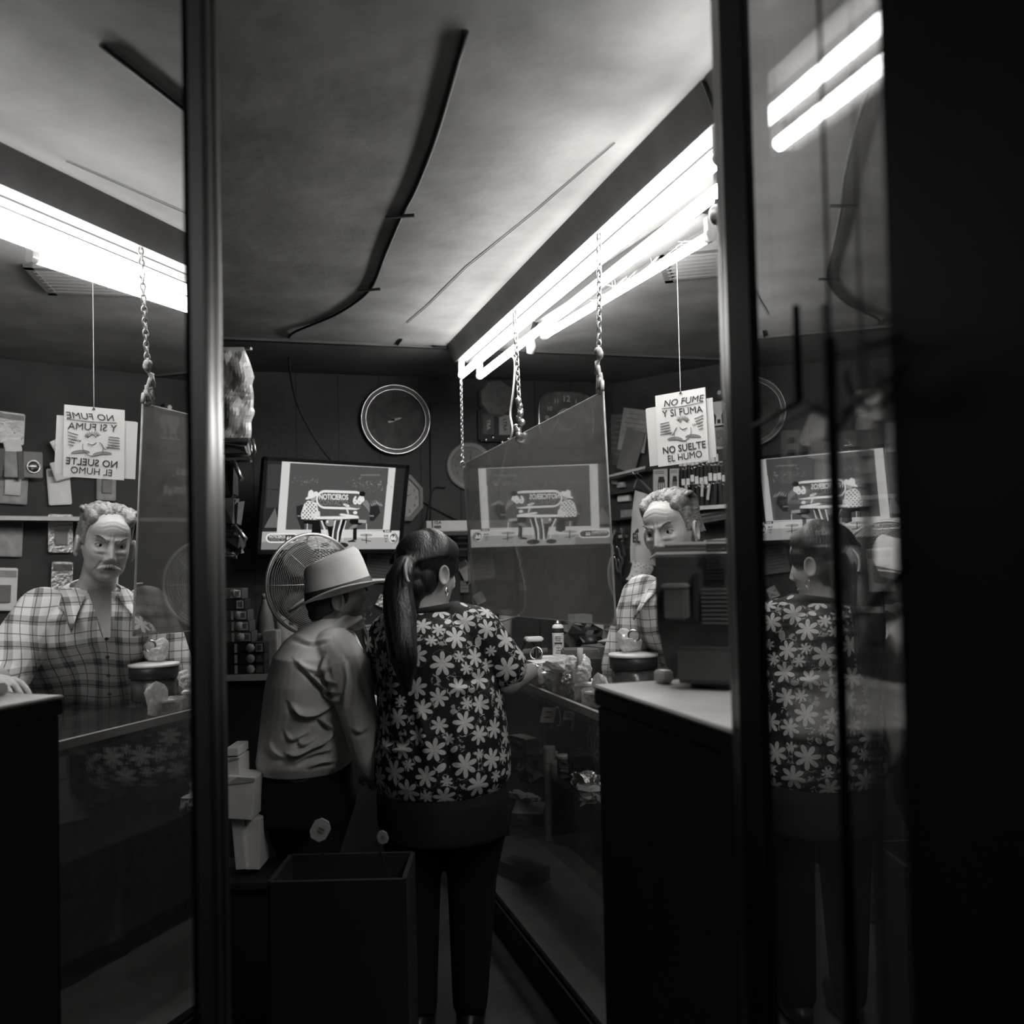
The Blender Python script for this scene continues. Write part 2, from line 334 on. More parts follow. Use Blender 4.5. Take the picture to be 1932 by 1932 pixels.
# ================================================================ THINGS ON THE BACK WALL
BN = np.array((0, -1., 0)); BF = face_frame(BN)      # columns right, inward, up
def arc_clock(label, px, py, rpx, rim_m, face_m, num_m, nums, hands, rimw, numr, dep=.03, fsz=.2, double=False, yy=YB):
    c = PY(px, py, yy); dd = (c-EYE) @ cf; R = rpx*dd/F
    t = thing('wall_clock', label, 'clock', c)
    q = MB(); w_ = rimw*R; Rl = BF @ rotx(-math.pi/2) @ np.diag([1, 1, 1.])
    Rl = np.stack([BF[:, 0], BF[:, 2], BN], 1)
    q.lathe([(R-.012, 0), (R, .008), (R, dep*.6), (R-w_*.3, dep), (R-w_*.5, dep*.8), (R-w_*.75, dep), (R-w_, dep*.55)], c, Rl, 64, cap=False); q.build('rim', rim_m if not double else mid, t)
    if double:
        for rr_, th_ in ((R-.004, .0045), (R-w_*.95, .0035)): MB().torus(c+BN*dep*.9, BF, rr_, th_, 72).build('rim_ring', chrome, t)
    MB().lathe([(0, dep*.5), (R-w_*.9, dep*.5), (R-w_*.9, dep*.2), (0, dep*.2)], c, Rl, 48, sm=False).build('clock_face', face_m, t)
    for h in nums:
        a = math.radians(90-30*h); p = c+BF[:, 0]*math.cos(a)*R*numr+BF[:, 2]*math.sin(a)*R*numr+BN*(dep*.5+.001)
        text(str(h), R*fsz, p, BF[:, 0], BF[:, 2], num_m, t, 'numeral', .01)
    for ang, ln, wd, hm, tail in hands:
        a = math.radians(90-ang); d = BF[:, 0]*math.cos(a)+BF[:, 2]*math.sin(a); s_ = np.cross(d, BN)
        o = c+BN*(dep*.5+.004); p0 = o-d*R*tail
        MB().slab([p0-s_*wd, o-s_*wd*1.3, o+d*R*ln, o+s_*wd*1.3, p0+s_*wd], BN*.0015).build('clock_hand', hm, t)
    MB().cyl(c+BN*(dep*.5), c+BN*(dep*.5+.008), .006, n=12).build('hub', hm, t)
    return t, c, R
facedk = mat('dim_clock_face', .12, .9, var=.35, scale=14); facepl = mat('clock_face_grey', .20, .5, var=.2, scale=10); greyrim = mat('grey_rim', .30, .4)
arc_clock('big round wall clock with a shiny double silver rim and dark face above the television', 745, 793, 66, steel, facedk, black, [1, 2, 3, 4, 5, 6, 7, 8, 9, 10, 11, 12],
          [(302, .46, .005, black, .08), (262, .30, .006, black, .05), (72, .20, .006, whiteobj, .22)], .15, .72, .04, .17, True)
arc_clock('round wall clock with a broad plain grey rim, half behind the hanging clear sheet', 885, 880, 45, greyrim, facepl, ink, [1, 2, 3, 4, 5, 6, 7, 8, 9, 10, 11, 12],
          [(5, .55, .004, ink, .1), (190, .38, .004, ink, .1)], .24, .6, .03, .14)
# octagonal clock half hidden by the television
c = PY(758, 940, YB); R = 42*((c-EYE) @ cf)/F; t = thing('wall_clock', 'octagonal wall clock with a pale face sticking out behind the television', 'clock', c)
octo = lambda r, y: [c+BF[:, 0]*r*math.cos(a)+BF[:, 2]*r*1.12*math.sin(a)+BN*y for a in np.radians(np.arange(22.5, 382, 45))]
q = MB(); A, B, C_, D = octo(R, 0), octo(R, .03), octo(R*.84, .035), octo(R*.8, .02)
for u_, v_ in ((A, B), (B, C_), (C_, D)):
    for i in range(8): q.quad([u_[i], u_[(i+1) % 8], v_[(i+1) % 8], v_[i]])
q.build('rim', greyrim, t); q = MB(); q.slab(octo(R*.82, .008), BN*.012); q.build('clock_face', offw, t)
for h in (1, 2, 3, 4, 5):
    a = math.radians(90-30*h); text(str(h), R*.2, c+BF[:, 0]*math.cos(a)*R*.62+BF[:, 2]*math.sin(a)*R*.68+BN*.022, BF[:, 0], BF[:, 2], ink, t, 'numeral')
MB().slab([c+BN*.023+BF[:, 2]*.004, c+BN*.023-BF[:, 2]*.004, c+BN*.023+BF[:, 0]*R*.5+BF[:, 2]*R*.2], BN*.001).build('clock_hand', ink, t)
# rounded square clock behind the sheet
c = PY(1066, 793, YB); R = 54*((c-EYE) @ cf)/F; t = thing('wall_clock', 'dark rounded square wall clock with pale numerals behind the top edge of the clear sheet', 'clock', c)
sq = lambda r, y: [c+BN*y+BF[:, 0]*r*np.sign(math.cos(a))*abs(math.cos(a))**.55+BF[:, 2]*r*np.sign(math.sin(a))*abs(math.sin(a))**.55 for a in np.linspace(0, 2*math.pi, 48, endpoint=False)]
MB().slab(sq(R*.96, 0), BN*.03).build('clock_face', facedk, t); q = MB(); q.tube(np.array(sq(R, .025)), .006, 8, closed=True); q.build('rim', chrome, t)
pn = mat('pale_numeral', .5, .6)
for h in range(1, 13):
    a = math.radians(90-30*h); text(str(h), R*(.30 if h % 3 == 0 else .2), c+BN*.031+BF[:, 0]*R*.72*math.cos(a)+BF[:, 2]*R*.72*math.sin(a), BF[:, 0], BF[:, 2], pn, t, 'numeral', .02)
q = MB(); q.torus(c+BN*.034, BF, R*.36, .005, 32); q.build('dial_ring', pn, t)
for ang, ln in ((50, .3), (300, .28)):
    a = math.radians(90-ang); d = BF[:, 0]*math.cos(a)+BF[:, 2]*math.sin(a); s_ = np.cross(d, BN); MB().slab([c+BN*.036-s_*.008, c+BN*.036+d*R*ln, c+BN*.036+s_*.008], BN*.002).build('clock_hand', black, t)
# helmet-like battery display with a fluted disc and two lettered cards
c = PY(935, 765, YB-.02); s1 = ((c-EYE) @ cf)/F; t = thing('battery_display', 'dark wall display with a fluted disc above two lettered battery cards', 'display', c)
Rl = np.stack([BF[:, 0], BF[:, 2], BN], 1)
q = MB(); q.lathe([(0, .0), (37*s1, .0), (37*s1, .03), (33*s1, .045), (0, .055)], c+BF[:, 2]*12*s1, Rl, 9, sm=False); q.build('disc', mat('disc_grey', .13, .4, var=.3, scale=30), t)
q = MB()
for k in range(34):
    a = k/34*2*math.pi; d = BF[:, 0]*math.cos(a)+BF[:, 2]*math.sin(a); o = c+BF[:, 2]*12*s1+BN*.05; q.tube([o+d*11*s1, o+d*27*s1-BN*.006], .0028, 5)
q.torus(c+BF[:, 2]*12*s1+BN*.052, BF, 9*s1, .003, 24); q.build('fluting', inkg, t)
MB().rbox(c-BF[:, 2]*38*s1+BN*.0, (72*s1, .05, 62*s1), .01, BF).build('holder', black, t)
for dx, g, word in ((-18, darkp, 'TRA'), (14, greyp, 'LTRA')):
    cc = c+BF[:, 0]*dx*s1-BF[:, 2]*38*s1+BN*.03; MB().box(cc, (22*s1, .006, 38*s1), BF).build('card', g, t)
    text(word, 10*s1, cc+BN*.004, -BF[:, 2], BF[:, 0], pn if g is darkp else ink, t, bold=.02)
for dx, dz in ((-22, -66), (-8, -62), (10, -70), (22, -64)): MB().ell(c+BF[:, 0]*dx*s1+BF[:, 2]*dz*s1+BN*.03, (.012, .008, .012)).build('button_cell', chrome, t)

# ================================================================ TELEVISION
TN = nrm((.3732, -.9079, -.1908)); Tc = P(634.3, 957, 4.75)
Tr = nrm((TN[1]*-1, TN[0], 0)); Tu = nrm(np.cross(TN, Tr)*-1); Tu = Tu if Tu[2] > 0 else -Tu
Tr, Tu = nrm(Tr*math.cos(-.0065)+Tu*math.sin(-.0065)), nrm(Tu*math.cos(-.0065)-Tr*math.sin(-.0065))
TCs = [P(*a) for a in ()]
def solve_tv():
    # rectangle whose four corners fall where the lit picture does
    p = np.array([634.3, 957., .39, -.19, -.0065, 1.1]); tgt = np.array([(503, 869), (766, 883), (750, 1037), (492, 1037)], float)
    def cs(p):
        c = P(p[0], p[1], 4.75); n = np.array([math.sin(p[2])*math.cos(p[3]), -math.cos(p[2])*math.cos(p[3]), math.sin(p[3])])
        rt = np.array([math.cos(p[2]), math.sin(p[2]), 0]); up = np.cross(rt, n)*-1; up = up if up[2] > 0 else -up
        R_ = rt*math.cos(p[4])+up*math.sin(p[4]); U_ = up*math.cos(p[4])-rt*math.sin(p[4]); W_, H_ = .35*p[5], .195*p[5]
        return [c-R_*W_+U_*H_, c+R_*W_+U_*H_, c+R_*W_-U_*H_, c-R_*W_-U_*H_], (c, n, R_, U_, W_, H_)
    def res(p): return np.array([np.array(proj(c))-t for c, t in zip(cs(p)[0], tgt)]).ravel()
    for _ in range(30):
        r0 = res(p); J = np.stack([(res(p+np.eye(6)[i]*1e-4)-r0)/1e-4 for i in range(6)], 1)
        p = p-np.linalg.lstsq(J.T @ J+1e-3*np.eye(6), J.T @ r0, rcond=None)[0]*.7
    return cs(p)[1]
Tc, TN, Tr, Tu, TW, TH = solve_tv(); TN = nrm(np.cross(Tr, Tu)); TN = TN if TN[1] < 0 else -TN
def TV(x, y, o=0.0): return Tc+Tr*TW*x+Tu*TH*y+TN*o       # x, y in -1..1
TF = np.stack([Tr, -TN, Tu], 1)
t = thing('television', 'flat wall television showing a news studio with two seated people', 'television', Tc-Tu*TH)
MB().rbox(Tc-TN*.022, (TW*2+.03, .035, TH*2+.03), .006, TF).build('casing', black, t)
q = MB()
for x, y, dx, dy in ((0, 1, TW*2+.036, .018), (0, -1, TW*2+.036, .022), (1, 0, .022, TH*2+.036), (-1, 0, .018, TH*2+.036)):
    q.box(Tc+Tr*(TW+.009)*x+Tu*(TH+.009)*y+TN*.001, (dx, .012, dy), TF)
q.build('bezel', mat('gloss_bezel', .015, .2), t)
q = MB(); q.box(Tc-TN*.12-Tu*.03, (.1, .2, .06), TF); a = Tc-TN*.2; q.cyl(a, (a[0]+.02, YB, a[2]+.06), .02, n=12); q.box((a[0]+.02, YB-.01, a[2]+.06), (.16, .02, .2)); q.build('wall_bracket', blackmetal, t)
LV = [.012, .03, .06, .11, .17, .28, .48, .80, .9, 1.0]      # screen greys, as a share of the screen's white
SM = [emis('screen_grey_%d' % i, SCREEN*l) for i, l in enumerate(LV)]
# pixel frame of the broadcast picture: the zoomed crop (480..780, 850..1060) in 1932x1352 units -> screen x, y
_q = np.array([(150, 125), (1855, 215), (1740, 1205), (78, 1205)], float)
def homog(src, dst):
    A = []
    for (x, y), (u, v) in zip(src, dst): A += [[x, y, 1, 0, 0, 0, -u*x, -u*y, -u], [0, 0, 0, x, y, 1, -v*x, -v*y, -v]]
    return np.linalg.svd(np.array(A))[2][-1].reshape(3, 3)
Hm = homog(_q, [(-1, 1), (1, 1), (1, -1), (-1, -1)])
def sc(x, y): h = Hm @ np.array((x, y, 1)); return np.clip(h[:2]/h[2], -1, 1)
layer = [0]
scr = MB()
def poly(pts, lv):
    layer[0] += 1; scr.quad([TV(*sc(*p), .0022+layer[0]*.00003) for p in pts], lv)
def pill(x0, x1, y0, y1, sl, lv):
    r = (y1-y0)/2; cy = (y0+y1)/2; pts = [(x1-r+r*math.cos(a), cy+r*math.sin(a)+sl*(x1-x0)) for a in np.linspace(-math.pi/2, math.pi/2, 12)]+[(x0+r+r*math.cos(a), cy+r*math.sin(a)) for a in np.linspace(math.pi/2, 3*math.pi/2, 12)]
    poly(pts, lv)
def oval(cx, cy, rx, ry, lv, a0=0): poly([(cx+rx*math.cos(a)*math.cos(a0)-ry*math.sin(a)*math.sin(a0), cy+rx*math.cos(a)*math.sin(a0)+ry*math.sin(a)*math.cos(a0)) for a in np.linspace(0, 2*math.pi, 18, endpoint=False)], lv)
scr.quad([TV(x, y, .0015) for x, y in ((-1, -1), (1, -1), (1, 1), (-1, 1))], 1)
poly([(150, 125), (330, 135), (270, 1000), (95, 980)], 1); poly([(160, 170), (320, 170), (300, 480), (150, 470)], 2); poly([(250, 700), (300, 940), (120, 940)], 4); poly([(150, 480), (300, 490), (290, 700), (140, 700)], 2); poly([(1730, 190), (1855, 215), (1790, 960), (1650, 960)], 1); poly([(95, 985), (280, 985), (270, 1205), (78, 1205)], 4)
poly([(95, 990), (1760, 985), (1740, 1205), (78, 1205)], 6); poly([(280, 990), (1760, 980), (1758, 1060), (300, 1070)], 7); poly([(78, 1110), (560, 1110), (560, 1205), (78, 1205)], 5)
poly([(330, 128), (1730, 190), (1640, 975), (270, 1000)], 7); poly([(430, 155), (1640, 210), (1555, 965), (375, 965)], 3); poly([(430, 155), (1640, 210), (1620, 420), (415, 400)], 3)
rs = random.Random(3)
for i in range(150):
    cx, cy = (rs.gauss(1400, 110), rs.gauss(420, 45)) if i < 110 else (rs.gauss(640, 90), rs.gauss(370, 22)); s_ = rs.uniform(4, 15)
    poly([(cx+rs.uniform(-1.5, 1.5)*s_, cy+rs.uniform(-1, 1)*s_) for _ in range(4)] if False else [(cx-s_, cy), (cx, cy-s_*rs.random()), (cx+s_*rs.random(), cy), (cx, cy+s_)], rs.choice([4, 4, 5]))
for i in range(12): x = 1290+i*20; poly([(x, 292), (x+12, 285), (x+14, 305), (x+2, 308)], 5)
for i in range(7): x = 1400+i*20; y = 590+rs.uniform(0, 50); poly([(x, y), (x+30, y+50), (x+22, y+60)], 6)
poly([(500, 680), (580, 660), (600, 960), (560, 965), (500, 800)], 1); poly([(1400, 680), (1500, 670), (1520, 760), (1440, 860), (1380, 860)], 1); poly([(1380, 790), (1440, 790), (1440, 808), (1380, 805)], 5); poly([(510, 790), (570, 790), (570, 808), (510, 805)], 5)
pill(735, 1330, 483, 712, .02, 9); pill(757, 1315, 515, 685, .02, 3)
def stext(s, x, y, size, lv, bold=.03, sx=1.0, o=.0115, fit=None):
    p = TV(*sc(x, y), .0022+.0099); rt = TV(*sc(x+50, y+1), 0)-TV(*sc(x-50, y-1), 0); up = TV(*sc(x, y-50), 0)-TV(*sc(x, y+50), 0)
    k = np.linalg.norm(up)/100
    return text(s, size*k, p, rt, up, SM[lv], t, bold=bold, sx=sx, fit=fit*k if fit else None)
# the guest, left
poly([(590, 850), (780, 850), (800, 1010), (740, 1035), (680, 1010), (690, 900), (585, 890)], 0)
poly([(640, 610), (745, 640), (770, 760), (785, 800), (740, 845), (560, 835), (555, 770), (590, 660)], 8)
for i in range(9):
    for j in range(9):
        x = 565+i*22+j*3*(1 if j < 4 else .4); y = 632+j*24
        if (i+j) % 2 and x > 600-(y-620)*.25+(0 if y > 700 else 20) and x < 715+(y-620)*.33: poly([(x, y), (x+15, y+1), (x+14, y+17), (x-1, y+16)], 0)
poly([(680, 775), (780, 740), (785, 790), (700, 805)], 8); oval(700, 585, 32, 42, 6); oval(690, 560, 90, 20, 9, -.38); poly([(635, 560), (645, 500), (680, 480), (705, 500), (715, 545)], 9); oval(735, 520, 25, 20, 9)
# the host, right
poly([(1150, 835), (1300, 840), (1290, 900), (1230, 915), (1225, 1090), (1180, 1090), (1185, 910), (1140, 880)], 0)
poly([(1290, 640), (1350, 600), (1385, 650), (1385, 800), (1390, 890), (1350, 880), (1240, 800), (1215, 770), (1255, 740)], 3); poly([(1350, 600), (1385, 650), (1388, 760), (1350, 700), (1300, 650)], 5); poly([(1150, 660), (1260, 650), (1290, 690), (1250, 710), (1150, 695)], 4); oval(1105, 668, 42, 16, 9, .35); oval(1212, 758, 26, 20, 9)
oval(1290, 590, 34, 45, 9); oval(1300, 530, 38, 32, 0); poly([(1265, 600), (1300, 640), (1310, 610)], 9); poly([(1130, 950), (1190, 900), (1245, 905), (1220, 940), (1140, 960)], 5); poly([(1120, 1100), (1180, 1085), (1225, 1110), (1120, 1115)], 0)
poly([(1250, 840), (1350, 850), (1345, 885), (1250, 880)], 6)
# desk
poly([(700, 805), (1250, 800), (1255, 828), (1010, 838), (740, 835)], 9); poly([(780, 850), (1120, 835), (1060, 940), (1020, 1120), (900, 1120), (870, 930), (800, 900)], 0)
oval(905, 880, 60, 45, 5); oval(872, 868, 12, 18, 9); poly([(960, 850), (1055, 840), (1010, 1000), (1000, 1120), (915, 1125), (935, 980)], 9); poly([(978, 850), (1035, 845), (990, 990), (980, 1120), (935, 1120), (950, 980)], 2)
poly([(790, 855), (810, 855), (850, 960), (860, 1110), (845, 1110), (832, 970)], 8); poly([(1095, 850), (1105, 850), (1065, 1000), (1058, 1100), (1050, 1100), (1052, 990)], 8); oval(1050, 1150, 75, 32, 1); oval(840, 1150, 60, 30, 1); poly([(1015, 780), (1040, 768), (1240, 795), (1240, 812), (1040, 795)], 9)
poly([(1100, 722), (1125, 725), (1135, 775), (1120, 775)], 8)
for x in (625, 1342): poly([(x, 890), (x+10, 890), (x+6, 1040), (x-4, 1040)], 7); oval(x, 1030, 75, 14, 0); oval(x, 1030, 68, 10, 6); poly([(x-60, 1080), (x+60, 1100), (x+55, 1110), (x-62, 1090)], 2); poly([(x-5, 1020), (x+6, 1020), (x+6, 1130), (x-5, 1130)], 0)
# station marks
pill(132, 520, 1003, 1118, 0, 9); pill(150, 505, 1022, 1102, 0, 2); oval(1675, 1065, 52, 62, 1); oval(1668, 1065, 48, 58, 9); oval(1672, 1065, 40, 50, 2); poly([(1550, 968), (1650, 968), (1650, 998), (1550, 998)], 0)
ob = scr.build('screen_picture', SM, t)
stext('NOTICIEROS', 948, 570, 92, 9, .03, 1, fit=390); stext('CONTACTO', 950, 640, 88, 5, .0, 1, fit=380); stext('66', 1235, 612, 130, 9, .05, .9)
oval  # keep
stext('NOTICIEROS', 265, 1045, 48, 9, .02, 1, fit=205); stext('CONTACTO', 262, 1082, 44, 6, .0, 1, fit=200); stext('66', 408, 1066, 62, 9, .04); stext('66', 1670, 1066, 72, 9, .05); stext('8:48', 1582, 1040, 34, 1, .02); stext('23\u00b0', 1580, 1075, 26, 1); stext('16\u00b0', 1580, 1105, 26, 1); stext('28 MAY', 1600, 984, 24, 9)
MB().tube(smooth([P(640, 1045, 4.85), P(650, 1070, 4.95), P(648, 1120, 5.0), P(640, 1200, 5.0)]), .005, 6).build('power_cord', dkcab, t)

# black cables hanging on the wall right of the television
for k, pts in enumerate([[(812, 760), (812, 850), (813, 930), (812, 990)], [(840, 920), (818, 922), (808, 960), (803, 990)], [(795, 945), (830, 965), (870, 985)]]):
    lab = ['thin vertical black wire on the panelled wall between the round clocks', 'black wire drooping from the grey-rimmed clock to the label strip', 'black cable slanting down to the label strip from the octagonal clock'][k]
    tag(MB().tube(smooth([PY(a, b, YB-.012) for a, b in pts]), .004, 6).build('wire', dkcab), lab, 'wire')
# long white labelled box on a wall shelf
a0 = PY(803, 1001, 4.97); b0 = PY(962, 1004, 4.97)
t = thing('shelf', 'wall shelf board under the clocks, running behind the clear sheet', 'shelf', (a0+b0)/2-np.array((0, 0, .03)))
MB().rbox((a0+b0)/2-np.array((0, 0, .015)), (b0[0]-a0[0]+.1, .28, .02), .003).build('board', wooddark, t); MB().box((a0[0]+.1, 5.07, a0[2]-.08), (.02, .1, .1)).build('bracket', blackmetal, t); MB().box((b0[0]-.1, 5.07, a0[2]-.08), (.02, .1, .1)).build('bracket', blackmetal, t)
t = thing('carton', 'long flat white carton with small black lettering on the wall shelf', 'box', (a0+b0)/2)
hh = .058; MB().rbox(((a0+b0)/2)+np.array((0, .03, hh/2)), (b0[0]-a0[0], .12, hh), .003).build('box_body', white, t)
pt = a0+np.array((.06, -.031, hh*.7)); text('CLA', .02, pt, (1, 0, 0), (0, 0, 1), ink, t, bold=.04); text('MBR', .02, pt-np.array((0, 0, .024)), (1, 0, 0), (0, 0, 1), ink, t, bold=.04)
MB().box(pt+np.array((-.03, 0, -.01)), (.006, .001, .04)).build('stripe', ink, t)
# ================================================================ HANGING CLEAR SHEET
XS = 1.035
shm = glass('acrylic', .55, .85, 0.0, .17, 25)
cA, cB, cC, cD = PX(873, 876, XS), PX(1137, 738, XS), PX(1161, 1180, XS), PX(893, 1155, XS)
t = thing('hanging_sheet', 'large clear plastic sheet hung on chains over the glass counter', 'plastic sheet', (cC+cD)/2)
nx = np.array((1., 0, 0))
MB().slab([cA, cB, cC, cD], nx*.004).build('sheet', shm, t)
edg = glass('sheet_edge', .2, .4, .3, .5, 20)
for u_, v_ in ((cB, cC), (cA, cB), (cC, cD), (cD, cA)): MB().cyl(u_+nx*.002, v_+nx*.002, .0032 if u_ is cB else .0022, n=8).build('edge', edg, t)
def chain(name, label, a, b, r=.009, w_=.0022, m=steel, wob=.0):
    L_ = np.linalg.norm(b-a); n = int(L_/(r*1.55)); q = MB(); d = nrm(b-a)
    for i in range(n):
        c = a+(b-a)*(i+.5)/n; R_ = face_frame(nrm((math.cos(i*math.pi/2+.5), math.sin(i*math.pi/2+.5), 0)))
        R_ = np.stack([R_[:, 0], R_[:, 1], d], 1); q.torus(c, R_, r*.62, w_, 12, 5, 0, 1, 1.75)
    o = q.build('chain', m); tag(o, label, 'chain'); return o
chm = mat('dull_chain', .55, .35, .8, var=.3, scale=40)
chain('chain', 'thin chain holding the far corner of the clear sheet', cA+np.array((0, 0, .02)), np.array((cA[0], cA[1], H)), m=chm)
q = MB(); q.torus(cA+np.array((0, 0, .0)), face_frame((0, -1, 0)), .014, .003, 20); q.torus(cA+np.array((0, 0, .035)), face_frame((.7, -.7, 0)), .012, .003, 20); q.build('hook', chrome, t)
mm = PX(982, 822, XS); chain('chain', 'thick twisted chain holding the middle of the clear sheet', mm+np.array((0, 0, .03)), np.array((mm[0]-.005, mm[1]+.03, H)), .012, .0035, chm)
kt = MB()
for i in range(9): kt.ell(mm+np.array((random.uniform(-.012, .012), random.uniform(-.02, .02), .0+.02*i*.8)), (.012, .014, .014))
kt.torus(mm-np.array((0, 0, .01)), face_frame((0, -1, 0)), .016, .005, 20); tag(kt.build('knot', chm), 'lumpy knot of chain and tape at the middle of the sheet top', 'knot')
e = PX(1132, 735, XS); chain('chain', 'pale chain holding the near upper corner of the clear sheet', e+np.array((0, 0, .09)), np.array((e[0]-.0, e[1]-.03, H)), .011, .003, chm)
kt = MB(); [kt.ell(e+np.array((random.uniform(-.005, .005), random.uniform(-.008, .008), .105+random.uniform(-.008, .008))), (.010, .010, .012)) for _ in range(5)]; [kt.ell(e+np.array((0, random.uniform(-.004, .004), random.uniform(-.008, .008))), (.010, .009, .010)) for _ in range(4)]
for i in range(12): p = e+np.array((0, random.uniform(-.02, .02), random.uniform(.02, .09))); kt.tube([p, p+np.array((random.uniform(-.01, .01), random.uniform(-.02, .02), -.03))], .006, 6)
tag(kt.build('rag_tie', mat('rag', .45, .9, var=.5, scale=40)), 'knotted rag tie at the near upper corner of the clear sheet', 'tie')
wc = mat('white_cable', .6, .5)
pts = [PX(x, y, 1.17) for x, y in ((946, 684), (957, 674), (968, 673), (972, 690), (968, 740), (963, 780), (967, 812), (958, 842), (950, 870), (944, 900), (935, 915))]
tag(MB().tube(smooth(pts), .0045, 8).build('light_cord', wc), 'white flex dangling from the twin light down behind the clear sheet', 'cord')
pts = [PX(x, y, 1.2) for x, y in ((973, 1032), (980, 1060), (989, 1100), (991, 1130), (985, 1155), (950, 1171), (932, 1165), (925, 1150), (900, 1125), (894, 1105), (892, 1060), (892, 1010), (903, 960), (930, 918))]
pts = [p if i < 10 else np.array((1.2-.03*(i-9)/5, p[1], p[2])) for i, p in enumerate(pts)]
t = thing('looped_cord', 'pale cord looping below the bottom edge of the clear sheet', 'cord', pts[5]); MB().tube(smooth(pts), .0045, 8).build('cord_run', wc, t); MB().rbox(PX(985, 1108, 1.2), (.018, .03, .035), .003).build('plug', wc, t)
# ================================================================ COUNTERS
XC = .96
lam = mat('pale_laminate', .42, .35, var=.2, scale=6); cabm = mat('black_cabinet', .018, .6, var=.3)
t = thing('cabinet', 'dark counter cabinet with pale worktop carrying the old monitor', 'cabinet', (1.04, 1.617, 0))
MB().rbox((1.04, 1.617, .565), (.56, .665, 1.13), .004).build('body', cabm, t)
MB().rbox((1.04, 1.617, 1.1685), (.575, .68, .009), .003).build('worktop', lam, t); MB().rbox((1.04, 1.617, 1.147), (.571, .676, .034), .003).build('worktop_edge', cabm, t)
MB().box((.765, 1.617, .04), (.02, .64, .08)).build('plinth', black, t)
# glass display counter
CZ = 1.02; y0, y1, x1 = 2.02, 4.35, 1.44
gl = glass('counter_glass', .12, .9, 0.0, .015, 20)
t = thing('glass_counter', 'long glass display counter with metal edge strip beside the woman', 'display counter', (1.2, 3.4, 0))
MB().box(((XC+x1)/2, (y0+y1)/2, .06), (x1-XC, y1-y0, .12)).build('base', cabm, t)
MB().box(((XC+x1)/2, (y0+y1)/2, .14), (x1-XC-.02, y1-y0-.02, .02)).build('deck', mat('deck', .16, .6), t)
MB().box((XC+.004, (y0+y1)/2, .57), (.006, y1-y0-.02, .83)).build('front_glass', gl, t)
MB().box(((XC+x1)/2, (y0+y1)/2, CZ-.004), (x1-XC, y1-y0, .008)).build('top_glass', gl, t)
MB().box((x1-.006, (y0+y1)/2, .57), (.012, y1-y0, .83)).build('back_panel', darkp, t)
for z in (.42, .68):
    MB().box(((XC+x1)/2+.04, (y0+y1)/2, z), (x1-XC-.12, y1-y0-.04, .006)).build('shelf_glass', gl, t)
MB().box((XC, (y0+y1)/2, CZ-.005), (.014, y1-y0, .022)).build('edge_strip', alu, t)
for Y in (y0+.01, y1-.01):
    MB().box((XC+.006, Y, .57), (.014, .014, .86)).build('corner_strip', steel, t); MB().box(((XC+x1)/2, Y, CZ-.006), (x1-XC, .014, .02)).build('edge_strip', alu, t)
# goods inside the display counter
def inC(px, py, X=1.12): return PX(px, py, X)
def jar(label, px, py0, py1, rpx, X, m, lidm, g='tubs in the glass counter'):
    a = inC(px, py1, X); b = inC(px, py0, X); d = (a-EYE) @ cf; r = rpx*d/F; hgt = b[2]-a[2]
    zs = .15 if a[2] < .42 else (.427 if a[2] < .68 else .687)
    t = thing('round_tub', label, 'tub', (a[0], a[1], zs), g); base = np.array((a[0], a[1], zs)); hh = max(hgt+(a[2]-zs), .03)
    MB().lathe([(r*.94, 0), (r, .004), (r*.97, hh*.8), (r*.97, hh*.82)], base, n=28).build('tub_body', m, t)
    MB().lathe([(r*1.0, hh*.82), (r*1.04, hh*.83), (r*1.04, hh*.97), (r*.98, hh), (0, hh)], base, n=28).build('lid', lidm, t)
pl2 = mat('cream_plastic', .5, .45)
jar('pale capped tub, tallest of the group inside the glass counter', 1038, 1408, 1480, 11, 1.10, pl2, pl2)
jar('small tub with a pale flat lid between the tall tub and the dark tin', 1056, 1418, 1450, 12, 1.14, pl2, whiteobj)
jar('short grey tub with pale lid above the wide dark tin', 1063, 1424, 1452, 12, 1.10, mid, pl2)
jar('wide dark tin with a pale rim lid, inside the glass counter', 1063, 1436, 1500, 21, 1.13, darkp, pl2)
jar('squat pale tub on the floor of the glass counter, seen at the photo bottom', 1052, 1552, 1572, 9, 1.12, pl2, pl2)
def incard(label, px, py, wpx, hpx, X, rz, m=white, z=None):
    c = inC(px, py, X); d = (c-EYE) @ cf; a = wpx*d/F; b = hpx*d/F
    zs = c[2]; t = thing('price_card', label, 'price card', c)
    R_ = rotz(rz) @ rotx(.55); MB().box(c, (a, b, .002), R_).build('card', m, t)
    for k in (-1, 1): MB().box(c+R_ @ np.array((0, k*b*.18, .0015)), (a*.5, b*.06, .001), R_).build('print_line', inkg, t)
    MB().box(c+np.array((.02, .01, -.03)), (.012, .012, .06)).build('card_foot', clearp, t)
incard('white price card tilted flat under the counter glass', 1034, 1349, 26, 42, 1.13, -.5)
incard('smaller pale price card beside a loop of cord under the counter glass', 1072, 1350, 18, 24, 1.15, -.5, offw)
q = MB(); c = inC(1052, 1352, 1.14); q.tube([c+np.array((.0, .03*math.cos(a), .035*math.sin(a))) for a in np.linspace(0, 5, 16)], .0025, 5); tag(q.build('cord_loop', whiteobj), 'small loop of pale cord between the two price cards', 'cord')
